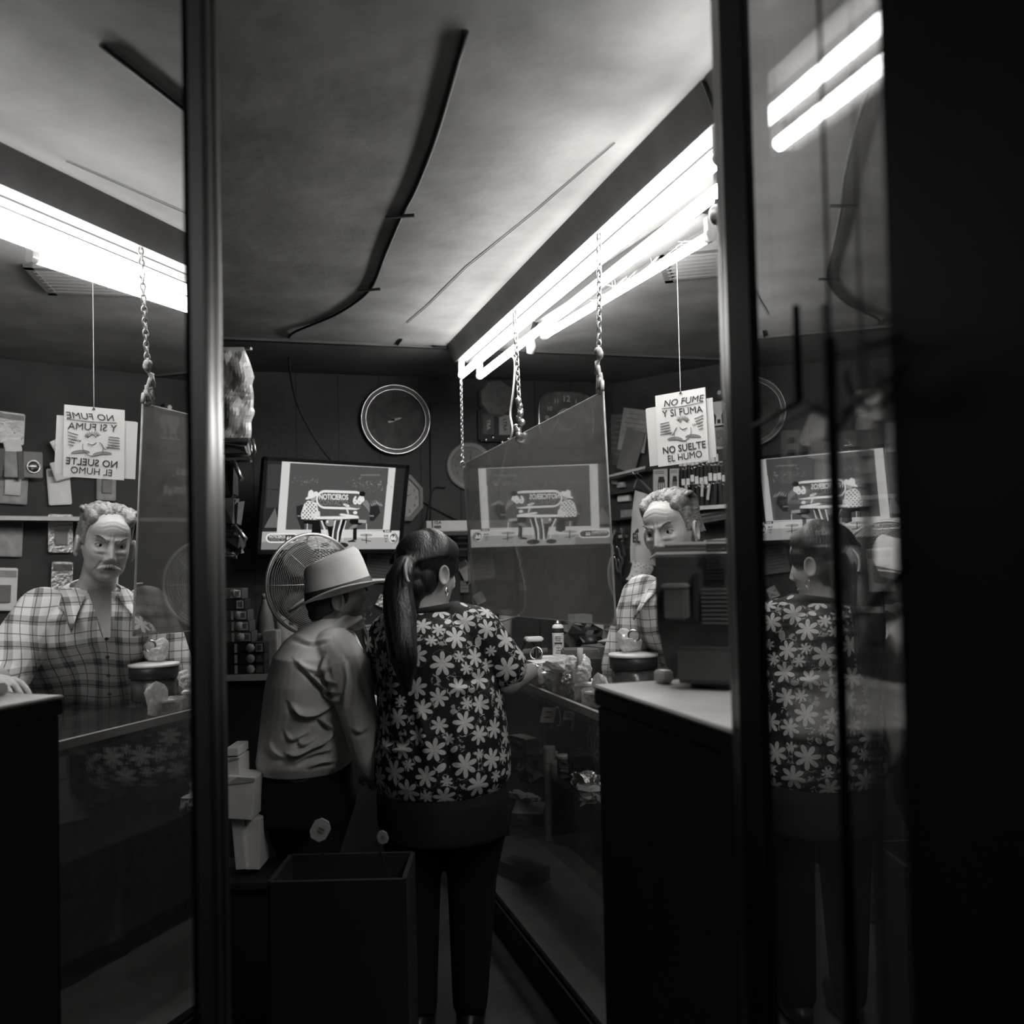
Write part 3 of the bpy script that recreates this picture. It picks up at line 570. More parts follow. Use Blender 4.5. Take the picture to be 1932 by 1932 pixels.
box_labels = ['ribbed grey carton on the upper glass shelf near the woman', 'dark packet heap on the upper glass shelf behind the price cards', 'crinkled pale packet on the upper shelf by the cabinet corner', 'foil bag on the middle shelf left of the tubs', 'dark upright box on the middle shelf left of the tubs', 'black glossy box right of the dark tin', 'crumpled foil wrapper low beside the cabinet', 'grey packet lying low under the foil wrapper', 'pale crumpled cloth on the floor of the counter', 'grey striped cloth low beside the woman']
for (px, py, dx, dy, dz, X, m), lb in zip([(988, 1380, .06, .13, .06, 1.10, mid), (1078, 1372, .1, .25, .05, 1.16, darkp), (1108, 1405, .08, .07, .05, 1.10, greyp), (985, 1435, .07, .14, .06, 1.12, greyp), (1005, 1420, .1, .1, .13, 1.3, darkp),
                      (1096, 1430, .07, .09, .09, 1.14, black), (1108, 1462, .06, .09, .06, 1.08, foil), (1112, 1490, .07, .1, .04, 1.06, greyp), (998, 1525, .12, .18, .05, 1.1, mid), (985, 1560, .12, .2, .06, 1.12, mid)], box_labels):
    c = inC(px, py, X); zs = .15 if c[2] < .40 else (.424 if c[2] < .66 else .684); R_ = rotz(random.uniform(-.4, .4))
    q = MB(); bm = bmesh.new(); bmesh.ops.create_cube(bm, size=1); bmesh.ops.subdivide_edges(bm, edges=bm.edges[:], cuts=4, use_grid_fill=True)
    amp = .10 if m in (foil, greyp, darkp) else .02
    v = np.array([q2.co[:] for q2 in bm.verts])*(dx, dy, dz); f = [[a.index for a in fc.verts] for fc in bm.faces]; bm.free(); v += rng.normal(size=v.shape)*amp*min(dx, dz)*np.array((1, 1, .8)); v[:, 2] -= v[:, 2].min()
    q.add(v @ R_.T+np.array((c[0], c[1], zs)), f); tag(q.build('packet', m), lb, 'packet', 'goods in the glass counter')

# ---------------------------------------------------------------- on the glass counter
ZT = CZ+.001
# aerosol can on a white slab
sl = PZ(1054, 1249, 1.03); sl[2] = ZT
sl = P(1054, 1249, 4.0); zt = ZT
t = thing('white_block', 'long white block under the spray can', 'block', (sl[0], sl[1], zt)); hh = sl[2]+.026-zt
MB().rbox((sl[0], sl[1], zt+hh-.015), (.145, .08, .03), .003, rotz(-.25)).build('block_top', white, t); MB().rbox((sl[0], sl[1], zt+(hh-.03)/2), (.12, .06, max(hh-.03, .01)), .003, rotz(-.25)).build('block_base', black, t)
cz = zt+hh; cc = np.array((sl[0]+.0, sl[1], cz)); rr = .0245
t = thing('spray_can', 'white labelled spray can standing on the white block', 'spray can', cc)
MB().lathe([(rr*.96, 0), (rr, .004), (rr, .118), (rr*.9, .128), (rr*.55, .134)], cc, n=32).build('can_body', whiteobj, t)
MB().lathe([(rr*1.005, .098), (rr*1.01, .099), (rr*1.01, .117), (rr, .1175)], cc, n=32).build('label_band', ink, t)
MB().lathe([(rr*.5, .132), (rr*.62, .136), (rr*.45, .142), (rr*.3, .145), (rr*.3, .152), (0, .152)], cc, n=20).build('valve', steel, t)
vd = nrm(EYE*(1, 1, 0)-cc*(1, 1, 0)); FF = face_frame(vd)
for z, wd, m in ((.082, .030, inkg), (.074, .034, inkg), (.066, .026, inkg), (.055, .040, ink), (.044, .004, ink), (.036, .022, inkg), (.030, .004, ink), (.024, .022, inkg), (.014, .03, inkg)):
    MB().box(cc+vd*(rr+.0)+np.array((0, 0, z)), (wd*.8, .001, .0035 if z != .055 else .007), FF).build('print_line', m, t)
# dark loupe stand & small instruments
def blob_item(name, label, cat, parts, group=None):
    c = parts[0][1]; t = thing(name, label, cat, c, group)
    for nm, c, fn, m in parts: q = MB(); fn(q, c); q.build(nm, m, t)
    return t
c = P(1012, 1248, 3.75); c[2] = ZT
blob_item('magnifier_stand', 'black magnifier stand with a white cap on the far counter', 'magnifier', [
    ('stand', c, lambda q, c: (q.lathe([(.035, 0), (.034, .012), (.01, .02), (.009, .09), (0, .09)], c), q.tube(smooth([c+np.array((0, 0, .09)), c+np.array((-.03, .02, .11)), c+np.array((-.06, .03, .05)), c+np.array((-.05, .02, .0))]), .006, 8)), black),
    ('cap', c, lambda q, c: q.rbox(c+np.array((-.01, 0, .115)), (.07, .05, .018), .005), whiteobj),
    ('lens_ring', c, lambda q, c: q.torus(c+np.array((-.01, -.03, .06)), face_frame((-.5, -.8, .3)), .024, .004, 24), chrome)])
c = P(1030, 1262, 3.5); c[2] = ZT
tag(MB().rbox(c+np.array((.02, 0, .012)), (.11, .07, .024), .004, rotz(.4)).build('watch_case', black), 'black shallow case beside the magnifier stand', 'case')
for (x0, w0, d0, lb) in ((1060, .28, 3.42, 'stack of glossy pale trays behind the heap of small boxes'), (1050, .24, 3.55, 'flat pale tray at the far side of the box heap')):
    c = P(x0, 1262, d0); c[2] = ZT
    t = thing('parts_tray', lb, 'tray', c, 'trays on the counter')
    for k in range(3):
        q = MB(); q.rbox(c+np.array((0, 0, .004+k*.014)), (.16, w0, .005), .001); 
        for sx, sy, a, b in ((1, 0, .004, w0), (-1, 0, .004, w0), (0, 1, .16, .004), (0, -1, .16, .004)): q.box(c+np.array((sx*.078, sy*w0/2, .009+k*.014)), (a, b, .011))
        q.build('tray_layer', whiteobj if k != 1 else foil, t)
# heap of small clear boxes, bags and watch parts near the front edge
heap = []
hl = ['small clear box of parts on the counter edge nearest the woman', 'clear lidded box half hidden by the woman\'s hand', 'frosted box with pale parts in the middle of the heap', 'clear box with a white lid on top of the heap', 'tilted clear box against the cabinet side', 'dark-filled clear box at the front right of the heap', 'clear box behind the dark-filled one', 'small frosted box at the back of the heap', 'clear box leaning on the pale trays', 'shallow clear box under the white tissue', 'tiny clear box at the counter edge below the heap', 'clear box topmost beside the upright swab']
hp = [(1000, 1300, 3.12, .0), (1014, 1312, 3.02, .0), (1032, 1318, 2.97, .0), (1046, 1290, 3.1, .045), (1066, 1300, 3.0, .04), (1090, 1332, 2.80, .0), (1062, 1328, 2.88, .0), (1082, 1300, 3.1, .0), (1102, 1310, 2.9, .0), (1030, 1296, 3.15, .0), (1108, 1338, 2.74, .0), (1092, 1292, 2.92, .05)]
for (px, py, d, dz), lb in zip(hp, hl):
    c = P(px, py, d); c[2] = ZT+dz; c[0] = max(c[0], XC+.05); R_ = rotz(random.uniform(-.6, .6)); sx, sy, sz = random.uniform(.045, .062), random.uniform(.045, .06), random.uniform(.032, .045)
    t = thing('parts_box', lb, 'box', c, 'clear boxes heaped on the counter'); q = MB(); th = .0015
    for ax in (0, 1):
        for sg in (-1, 1): q.box(c+R_ @ np.array(((sx/2*sg if ax == 0 else 0), (sy/2*sg if ax == 1 else 0), sz/2)), ((th if ax == 0 else sx), (th if ax == 1 else sy), sz), R_)
    q.box(c+np.array((0, 0, th)), (sx, sy, th), R_); q.build('box_wall', clearp, t)
    MB().rbox(c+np.array((0, 0, sz+.003)), (sx+.004, sy+.004, .007), .0015, R_).build('lid', clearp if 'dark' in lb else whiteobj if random.random() < .45 else clearp, t)
    q = MB()
    for _ in range(7): q.rbox(c+R_ @ np.array((random.uniform(-.35, .35)*sx, random.uniform(-.35, .35)*sy, random.uniform(.2, .7)*sz)), (.014, .012, .010), .002, R_ @ rotz(random.random()*3))
    o = q.build('contents', darkp if 'dark' in lb else (whiteobj if random.random() < .6 else foil), t); o['kind'] = 'stuff'
def crumple(c, s, amp=.28, seed=0, sub=4):
    bm = bmesh.new(); bmesh.ops.create_icosphere(bm, subdivisions=sub, radius=1); rg = np.random.default_rng(seed)
    v = np.array([q.co[:] for q in bm.verts]); f = [[a.index for a in fc.verts] for fc in bm.faces]; bm.free()
    dirs = rg.normal(size=(26, 3)); dirs /= np.linalg.norm(dirs, axis=1)[:, None]; k = rg.uniform(.6, 1.0, 26)
    rad = np.min(np.where(v @ dirs.T > .05, k/(np.maximum(v @ dirs.T, .05)), 9), axis=1); rad = np.minimum(rad, 1.35)
    rad = np.minimum(rad, 1.12)*(1+amp*.3*np.sin(v @ (rg.normal(size=(3,))*6))+.06*np.sin(v @ (rg.normal(size=(3,))*13))+.05*np.sin(v @ (rg.normal(size=(3,))*17)))*(1+rg.normal(size=len(v))*.025); v = v*rad[:, None]*np.asarray(s); v[:, 2] -= v[:, 2].min(); return v+np.asarray(c), f
def crump(name, label, cat, c, s, m, seed, group=None):
    v, f = crumple(c, s, seed=seed, sub=3); o = MB().add(v, f).build(name, m); tag(o, label, cat, group); return o
bagm = glass('plastic_bag', .30, .85, .12, .58, 50)
for k, (px, py, d, s, lb) in enumerate([(1085, 1275, 2.95, (.045, .045, .04), 'crumpled white tissue standing on the clear boxes'), (1062, 1285, 3.0, (.07, .06, .035), 'crumpled white tissue lying across the heap'), (1103, 1285, 2.86, (.03, .03, .03), 'white tissue wad by the cabinet edge')]):
    c = P(px, py, d); c[2] = ZT+.055; crump('tissue', lb, 'tissue', c, s, white, 40+k, 'tissues on the heap')
for k, (px, py, d, s, lb) in enumerate([(1008, 1302, 3.15, (.06, .05, .05), 'clear bag of small parts beside the woman\'s hand'), (1030, 1300, 3.2, (.05, .05, .045), 'clear bag slumped behind the first boxes'), (1112, 1300, 2.72, (.022, .05, .055), 'clear bag hanging against the cabinet side')]):
    c = P(px, py, d); c[2] = ZT; c[0] = max(c[0], XC+.045); crump('plastic_bag', lb, 'bag', c, s, bagm, 60+k, 'clear bags on the counter')
a = P(1094, 1286, 2.9); a[2] = ZT+.1; tag(MB().cyl(a, a+np.array((.004, 0, .055)), .009, n=12).build('swab_tube', whiteobj), 'small white upright tube sticking out of the heap', 'tube')
for k, (px, py, d, s, m, lb) in enumerate([(1050, 1300, 3.02, (.032, .028, .03), white, 'white crumpled wrapper in the middle of the box heap'), (1022, 1288, 3.18, (.03, .025, .022), foil, 'shiny crumpled wrapper by the fingers of the woman'), (1074, 1312, 2.92, (.028, .024, .024), foil, 'shiny crumpled wrapper near the front of the heap'), (1100, 1270, 3.0, (.024, .02, .045), white, 'tall folded white slip at the back of the heap')]):
    c = P(px, py, d); c[2] = ZT+.04; crump('wrapper', lb, 'wrapper', c, s, m, 80+k)
# black tray with a comb edge, round jar, cotton
c = P(1132, 1272, 3.15); c[2] = ZT; t = thing('comb_tray', 'black open tray with a row of pale teeth behind the cabinet corner', 'tray', c)
MB().rbox(c+np.array((.02, .05, .045)), (.10, .03, .09), .003, rotz(-.3)).build('tray_back', black, t); MB().rbox(c+np.array((0, 0, .006)), (.12, .10, .012), .003, rotz(-.3)).build('tray_base', alu, t)
for k in range(6): MB().cyl(c+rotz(-.3) @ np.array((-.045+k*.018, -.02, .012)), c+rotz(-.3) @ np.array((-.047+k*.018, -.02, .032)), .003, n=6).build('tooth', whiteobj, t)
c = P(1196, 1282, 3.02); c[2] = ZT+.004; rr = 43*3.02/F; t = thing('round_jar', 'wide dark round tub with a black band and pale lid on the counter', 'jar', c)
MB().lathe([(rr*.93, 0), (rr*.97, .006), (rr*.95, .072)], c, n=40).build('jar_body', mat('smoky_plastic', .07, .25, var=.5, scale=25), t); MB().lathe([(rr*1.0, .072), (rr*1.05, .075), (rr*1.05, .108), (rr*1.0, .110)], c, n=40).build('band', black, t)
MB().lathe([(rr*1.08, .110), (rr*1.1, .113), (rr*1.08, .119), (rr*.4, .124), (0, .124)], c, n=40).build('lid', pl2, t)
c2 = c+np.array((0, 0, .125)); crump('cotton_wad', 'crumpled clear and white wad on the lid of the round tub', 'wad', c2+np.array((-.02, 0, 0)), (.042, .035, .04), bagm, 5)
c = P(1252, 1270, 2.08); c[2] = 1.174; tag(MB().rbox(c+np.array((0, 0, .014)), (.028, .04, .026), .004, rotz(.2)).build('small_box', white), 'small pale box tucked between the round tub and the monitor', 'box')
# dark scraps, papers and straps behind on the far counter
scr_l = ['star-shaped grey folded paper on the back bench', 'creased grey card behind the grey folded paper', 'flat grey envelope right of the clear sheet corner', 'dark folded leather piece left of the bench clutter', 'dark crumpled wrapping beside the spray can', 'grey strip of card slanting over the bench clutter', 'black round-topped bottle amid the bench clutter', 'black cloth heap behind the round-topped bottle']
bz = .92
t = thing('workbench', 'dark workbench along the wall behind the watchmaker\'s counter', 'workbench', (2.1, 4.2, 0))
BY = 3.9
q = MB(); q.slab([RW0*(1, 1, 0)+RWD*.25+RWN*.03+(0, 0, bz), RW0*(1, 1, 0)+RWD*2.6+RWN*.03+(0, 0, bz), RW0*(1, 1, 0)+RWD*2.6+RWN*.5+(0, 0, bz), RW0*(1, 1, 0)+RWD*.25+RWN*.5+(0, 0, bz)], (0, 0, .03)); q.build('bench_top', wooddark, t)
for s_ in (.3, 1.4, 2.5):
    for o_ in (.08, .45): a = RW0+RWD*s_+RWN*o_; MB().box((a[0], a[1], bz/2), (.05, .05, bz)).build('leg', wooddark, t)
def star(c, s, m, n=5, seed=0):
    rg = random.Random(seed); q = MB(); R_ = face_frame((-.5, -.8, .3)); pts = []
    for k in range(n*2):
        a = k/n*math.pi+rg.uniform(-.2, .2); r_ = s*(1 if k % 2 == 0 else .4)*rg.uniform(.8, 1.1); pts.append(c+R_[:, 0]*r_*math.cos(a)+R_[:, 2]*r_*math.sin(a)+R_[:, 1]*rg.uniform(-.02, .02)*3)
    pts = np.array(pts); cen = pts.mean(0)+R_[:, 1]*-.02
    for k in range(len(pts)): q.add([cen, pts[k], pts[(k+1) % len(pts)], cen+R_[:, 1]*.015], [(0, 1, 2), (3, 2, 1), (0, 3, 1), (0, 2, 3)])
    return q
for k, (px, py, d, s, m) in enumerate([(1160, 1212, 3.9, .075, greyp), (1140, 1190, 4.1, .07, mid), (1175, 1192, 4.0, .06, greyp), (1072, 1195, 4.2, .09, darkp), (1085, 1180, 4.3, .05, darkp), (1112, 1215, 4.1, .07, darkp)]):
    o = star(P(px, py, d), s, m, 4+k % 2, k).build('folded_scrap', m); tag(o, scr_l[k], 'paper scrap', 'scraps on the bench')
c = P(1116, 1228, 4.05); tag(MB().lathe([(.035, -.06), (.032, .0), (.012, .012), (.012, .02), (.026, .03), (.028, .045), (.018, .058), (0, .06)], c, n=20).build('bottle', black), scr_l[6], 'bottle')
crump('cloth_heap', scr_l[7], 'cloth', P(1100, 1222, 4.35), (.13, .1, .09), black, 3)
for k, (px, py, lb) in enumerate(((1150, 1232, 'dark flat box under the folded papers'), (1095, 1240, 'mottled dark box near the spray can'))):
    c = P(px, py, 3.95-.1*k); tag(MB().rbox(c, (.2-.06*k, .15, .07), .006, rotz(.3+k)).build('flat_box', darkp), lb, 'box')

# ---------------------------------------------------------------- old monitor on the cabinet
crt = mat('charcoal_plastic', .05, .5, var=.12); crt2 = mat('grey_vent', .085, .5)
B0 = P(1330, 1305, 2.42); B0[2] = 1.101
ang = math.radians(-8)      # its back faces the street
Rm = rotz(ang); A0 = P(1236, 1046, 2.03); A1 = P(1440, 1046, 1.93)
ux = nrm(A1*(1, 1, 0)-A0*(1, 1, 0)); uy = np.array((-ux[1], ux[0], 0)); MF = np.stack([ux, uy, (0, 0, 1.)], 1)
o0 = np.array((A0[0], A0[1], 1.174)); mz = lambda py, d=2.0: (P(1300, py, d)[2]-1.174)/.83; SIZE[:] = [o0, .83]
t = thing('monitor', 'bulky old black monitor seen from behind on the cabinet', 'monitor', o0+ux*.17)
def mp(x, y, z): return o0+ux*x+uy*y+np.array((0, 0, z))
top = mz(1050)
W_ = .40
q = MB(); q.slab([mp(0, 0, top), mp(.0, 0, .16), mp(.022, 0, .05), mp(.05, 0, .03), mp(W_-.05, 0, .03), mp(W_, 0, .10), mp(W_, 0, top)], uy*.22); q.build('casing', crt, t)
q = MB(); q.slab([mp(.006, -.012, top-.03), mp(.006, -.012, .19), mp(W_-.02, -.012, .19), mp(W_-.02, -.012, top-.03)], uy*.02); q.build('back_cover', crt, t)
q = MB(); q.rbox(mp(.062, -.03, .215), (.062, .045, .085), .006, MF); q.build('connector_box', crt2, t); MB().rbox(mp(.062, -.033, .258), (.066, .05, .012), .004, MF).build('connector_lip', mid, t)
for k in range(9): MB().box(mp(.175, -.024, .165+k*.0105), (.10, .006, .005), MF).build('vent_slat', crt2, t)
for k in range(12): MB().box(mp(.165, -.022, .275+k*.0085), (.05, .006, .004), MF).build('vent_slat', black, t)
for k in range(6): MB().box(mp(.018, -.024, .18+k*.012), (.012, .006, .005), MF).build('vent_slat', black, t)
MB().rbox(mp(.11, -.02, .23), (.012, .02, .12), .002, MF).build('cable_slot', black, t)
MB().rbox(mp(.13, -.02, .06), (.15, .05, .09), .01, MF).build('lower_bulge', crt, t)
q = MB(); q.lathe([(.12, 0), (.12, .012), (.06, .03), (.05, .05), (0, .05)], mp(.18, .1, 0), n=32); q.build('foot', black, t)
# tray and papers on the monitor
zt = top+.001
t = thing('shallow_tray', 'pale shallow tray with rounded rim lying on top of the monitor', 'tray', mp(.15, .1, zt))
MB().rbox(mp(.158, .10, zt+.006), (.325, .20, .012), .005, MF).build('tray_base', pale, t)
MB().rbox(mp(.16, .10, zt+.019), (.31, .185, .014), .003, MF).build('tray_middle', mid, t)
MB().rbox(mp(.168, .10, zt+.031), (.30, .19, .010), .004, MF).build('tray_rim', pale, t)
MB().rbox(mp(.22, .12, zt+.042), (.22, .12, .007), .003, MF @ roty(-.05)).build('lid', pl2, t)
SIZE[:] = []
# ================================================================ RIGHT WALL GOODS
def rwd(p): return (p-EYE) @ cf
def rwbox(px, py, wpx, hpx, th, off=.0, rot=0.0):
    c = RW(px, py, off+th/2); d = rwd(c); # width along wall is foreshortened: convert by projecting
    sx = abs(proj(c+RWD*.1)[0]-proj(c)[0])/.1; return c, wpx/sx, hpx*d/F, RF @ roty(rot)
def card(q, c, w_, h_, th, R_): q.box(c, (w_, th, h_), R_)
# leaning sheets of newspaper
for k, (x, y, w_, h_, r_, m, lb) in enumerate([(1172, 830, 44, 96, .12, darkp, 'dark newspaper sheet pinned furthest left on the goods wall'), (1196, 812, 52, 80, .22, greyp, 'printed grey sheet leaning on the goods wall, left of the notice'), (1190, 850, 36, 80, .35, mid, 'slanting grey sheet overlapping the printed one')]):
    c, a, b, R_ = rwbox(x, y, w_, h_, .006, .01+k*.012, r_); t = thing('paper_sheet', lb, 'paper', c, 'sheets pinned on the wall')
    q = MB(); card(q, c, a, b, .004, R_); q.build('sheet', m, t)
    for j in range(7): MB().box(c+R_ @ np.array((0, -.003, b*(.38-j*.11))), (a*random.uniform(.5, .8), .002, b*.02), R_).build('print_line', inkg if m is not darkp else mid, t)
# shelf with pale edge and small boxes
a = RW(1146, 902, .10); b = RW(1218, 884, .10); t = thing('narrow_shelf', 'narrow wall shelf with a pale front edge left of the calendar', 'shelf', (a+b)/2)
MB().slab([a-RWN*.1, b-RWN*.1, b, a], (0, 0, -.012)).build('board', wooddark, t); MB().slab([a, b, b+np.array((0, 0, .014)), a+np.array((0, 0, .014))], RWN*.004).build('edge', offw, t)
small = [(1160, 908, 8, 12, 'narrow pale paper cup hanging under the narrow shelf'), (1172, 915, 12, 10, 'pale little cup right under the narrow shelf'), (1178, 940, 22, 12, 'white flat round tin left of the calendar'), (1186, 970, 26, 16, 'grey wedge-shaped box left of the calendar'), (1152, 1000, 10, 12, 'small bright metal box halfway down the goods wall'), (1172, 1002, 10, 8, 'bright metal buckle beside the calendar'), (1175, 1012, 14, 6, 'pale flat label beside the calendar')]
for k, (x, y, w_, h_, lb) in enumerate(small):
    c, a, b, R_ = rwbox(x, y, w_, h_, .03, .0); q = MB(); q.rbox(c, (a, .03, b), .003, R_); tag(q.build('small_box', [white, pale, whiteobj, greyp, foil, chrome, offw][k]), lb, 'box')
# dark shelves boards among the small goods
for k, (x0, y0_, x1_, y1_, lb) in enumerate([(1146, 930, 1196, 922, 'upper of the thin dark shelves left of the calendar'), (1148, 980, 1192, 974, 'middle thin dark shelf left of the calendar'), (1150, 1138, 1190, 1134, 'lowest thin dark shelf left of the watchmaker')]):
    a = RW(x0, y0_, .08); b = RW(x1_, y1_, .08); tag(MB().slab([a-RWN*.08, b-RWN*.08, b, a], (0, 0, -.012)).build('thin_shelf', wooddark), lb, 'shelf')
# hanging watch straps, bracelets and small metal parts
def strap(root=None):
    t = thing('watch_strap', 'x', 'watch strap', (0, 0, 0), 'dark watch straps hanging in rows')
    q = MB(); q.slab([(-.010, 0, 0), (.010, 0, 0), (.007, 0, -.17), (-.007, 0, -.17)], (0, .004, 0)); q.build('band', black, t)
    MB().box((0, -.002, .02), (.022, .002, .035)).build('price_tag', white, t)
    q = MB(); q.torus((0, -.003, -.008), np.eye(3), .010, .0018, 12, 5, 0, 1, .8); q.build('buckle', chrome, t)
    return t
st0 = strap(); n_ = 0
def place_strap(px, py, off, lb, sc=1.0):
    global n_
    p = RW(px, py, off)
    if n_ == 0: o = st0; o.location = Vector(p); o['label'] = lb
    else: o = dup(st0, p, lb)
    o.rotation_euler = (0, random.uniform(-.06, .06), math.atan2(RF[1, 0], RF[0, 0])); o.scale = (sc, sc, sc*random.uniform(.9, 1.25)); n_ += 1
for k in range(13): place_strap(1285+k*7.6, 880+random.uniform(-3, 3)-k*.9, .02, 'dark watch strap with white tag in the upper hanging row below the white notice')
for k in range(11): place_strap(1290+k*8.5, 915+random.uniform(-4, 4)-k*.8, .035, 'dark watch strap with white tag, in the lower hanging row above the watchmaker')
for k, (px, py) in enumerate([(1295, 920), (1325, 912), (1337, 918)]):
    c, a, b, R_ = rwbox(px, py+10, 6, 30, .006, .05); tag(MB().box(c, (a*.8, .004, b), R_ @ roty(.08*k)).build('pale_strip', offw), ['short pale strip hanging over the lower strap row, left one', 'long pale strip hanging in the middle of the strap rows', 'long pale tilted strip hanging right of the straight one'][k], 'strip')
brac = thing('metal_bracelet', 'x', 'bracelet', (0, 0, 0), 'metal watch bracelets on the goods wall')
q = MB()
for k in range(9): q.rbox((.002*math.sin(k), 0, -k*.0075), (.015, .005, .0062), .0015)
q.build('links', steel, brac); MB().rbox((0, -.001, .008), (.012, .006, .010), .002).build('clasp', chrome, brac)
n2 = 0
for j in range(6):
    for k in range(6):
        if rng.random() < .2: continue
        p = RW(1150+k*7.5+random.uniform(-2, 2), 1000+j*30+random.uniform(-6, 6), .05)
        lb = 'small metal bracelet hanging on the dark wall beside the clear sheet, %s row' % ['first', 'second', 'third', 'fourth', 'fifth', 'bottom'][j]
        if n2 == 0: o = brac; o.location = Vector(p); o['label'] = lb
        else: o = dup(brac, p, lb)
        n2 += 1; o.rotation_euler = (0, random.uniform(-.4, .4), math.atan2(RF[1, 0], RF[0, 0])+random.uniform(-.5, .5)); s_ = random.uniform(.7, 1.3); o.scale = (s_, s_, s_)
# brush packs
for k, (x, y, w_, h_, r_, lb) in enumerate([(1246, 918, 27, 66, .03, 'pale card of fine brushes left below the notice'), (1272, 916, 17, 64, .05, 'narrower pale card of brushes below the notice')]):
    c, a, b, R_ = rwbox(x, y, w_, h_, .006, .03, r_); t = thing('brush_pack', lb, 'brush pack', c, 'carded brushes below the notice')
    MB().box(c, (a, .004, b), R_).build('card', offw, t)
    for j in range(4):
        x_ = (j-1.5)*a*.14; q = MB(); q.box(c+R_ @ np.array((x_+a*.1, -.004, -b*.05)), (.003, .004, b*.5), R_); q.build('brush_handle', black, t)
    MB().box(c+R_ @ np.array((a*.1, -.005, b*.2)), (a*.35, .005, b*.16), R_).build('bristles', ink, t); MB().box(c+R_ @ np.array((a*.1, -.005, -b*.32)), (a*.4, .005, b*.2), R_).build('brush_sleeve', ink, t)
    for j in range(2): MB().box(c+R_ @ np.array((-a*.05, -.003, b*(.43-j*.05))), (a*.7, .002, b*.015), R_).build('print_line', ink, t)
# carded battery bottle and speckled pouch
for k, (x, y, w_, h_, m, lb) in enumerate([(1357, 780, 22, 46, pale, 'pale card with a bottle-shaped window under the security camera'), (1372, 778, 12, 46, pale, 'narrow pale card beside the bottle-window card'), (1362, 826, 34, 42, greyp, 'speckled dark pouch with a pale frame right of the notice'), (1368, 858, 26, 22, black, 'black little case under the speckled pouch')]):
    c, a, b, R_ = rwbox(x, y, w_, h_, .01, .03); t = thing('carded_pack', lb, 'pack', c, 'carded goods right of the notice')
    MB().rbox(c, (a, .008, b), .002, R_).build('card', m, t)
    if k < 2:
        for sg in (-1, 1): MB().slab([c+R_ @ np.array((sg*a*.5, -.006, b*.1)), c+R_ @ np.array((sg*a*.22, -.006, -b*.1)), c+R_ @ np.array((sg*a*.30, -.006, -b*.45)), c+R_ @ np.array((sg*a*.5, -.006, -b*.45))], -R_[:, 1]*.001*-1).build('dark_window', ink, t)
        MB().box(c+R_ @ np.array((0, -.006, -b*.33)), (a*.25, .003, b*.16), R_).build('emblem', ink, t); MB().box(c+R_ @ np.array((0, -.008, -b*.47)), (a, .006, b*.05), R_).build('foot_strip', white, t)
    if k == 2: MB().rbox(c+R_ @ np.array((a*.08, -.008, 0)), (a*.7, .008, b*.75), .006, R_).build('pouch', mat('speckle', .12, .4, var=.9, scale=120), t)
SIZE[:] = [o0, .83]
# hook cards on the tray
for k, (x, y) in enumerate(((1340, 996), (1369, 994))):
    c = P(x, y, 2.75 if k == 0 else 2.72); R_ = MF @ roty(-.04+.02*k); dd = (c-EYE) @ cf; a, b = 25*dd/F, 32*dd/F
    c[2] = mp(0, 0, zt)[2]+.048+b/2; c = mp(.195+k*.052, .17, 0)*(1, 1, 0)+np.array((0, 0, c[2])); a, b = .034, .044; c[2] = mp(0, 0, zt)[2]+.046+b/2
    t = thing('hook_card', ['left', 'right'][k]+' one of two white hook cards standing on the tray over the monitor', 'card', c-np.array((0, 0, b/2)), 'hook cards on the tray')
    MB().slab([c+R_ @ np.array(v) for v in ((-a/2, 0, -b/2), (a/2, 0, -b/2), (a*.42, 0, b/2), (-a*.42, 0, b/2))], R_[:, 1]*.002).build('card_board', white, t)
    MB().box(c+R_ @ np.array((0, -.001, b*.33)), (a*.3, .003, b*.1), R_).box(c+R_ @ np.array((0, -.001, b*.38)), (a*.1, .003, b*.15), R_).build('hook_hole', ink, t)
    q = MB()
    for sx, sz, w2, h2 in ((0, -.05, .5, .015), (0, -.3, .5, .015), (-.25, -.17, .015, .26), (.25, -.17, .015, .26), (0, -.17, .3, .02)): q.box(c+R_ @ np.array((sx*a, -.001, sz*b)), (w2*a, .002, h2*b), R_)
    q.build('print_frame', inkg, t)
SIZE[:] = []
# shelf ledge with stacked dark magazines behind the head of the watchmaker
a = RW(1300, 985, .14); b = RW(1395, 968, .14); t = thing('magazine_stack', 'dark stack of magazines on a ledge behind the watchmaker', 'magazines', (a+b)/2)
for k in range(5): MB().slab([a-RWN*.13, b-RWN*.13, b-RWN*.01*k, a-RWN*.012*k], (0, 0, .010)).build('magazine', [darkp, black, mid, darkp, black][k], t) if k == 0 else MB().slab([a-RWN*.13+(0, 0, .012*k), b-RWN*.13+(0, 0, .012*k), b-RWN*.01*k+(0, 0, .012*k), a-RWN*.012*k+(0, 0, .012*k)], (0, 0, .010)).build('magazine', [darkp, black, mid, darkp, black][k], t)
MB().slab([a-RWN*.13-(0, 0, .02), b-RWN*.13-(0, 0, .02), b+RWN*.01-(0, 0, .02), a+RWN*.01-(0, 0, .02)], (0, 0, .018)).build('ledge', wooddark, t)
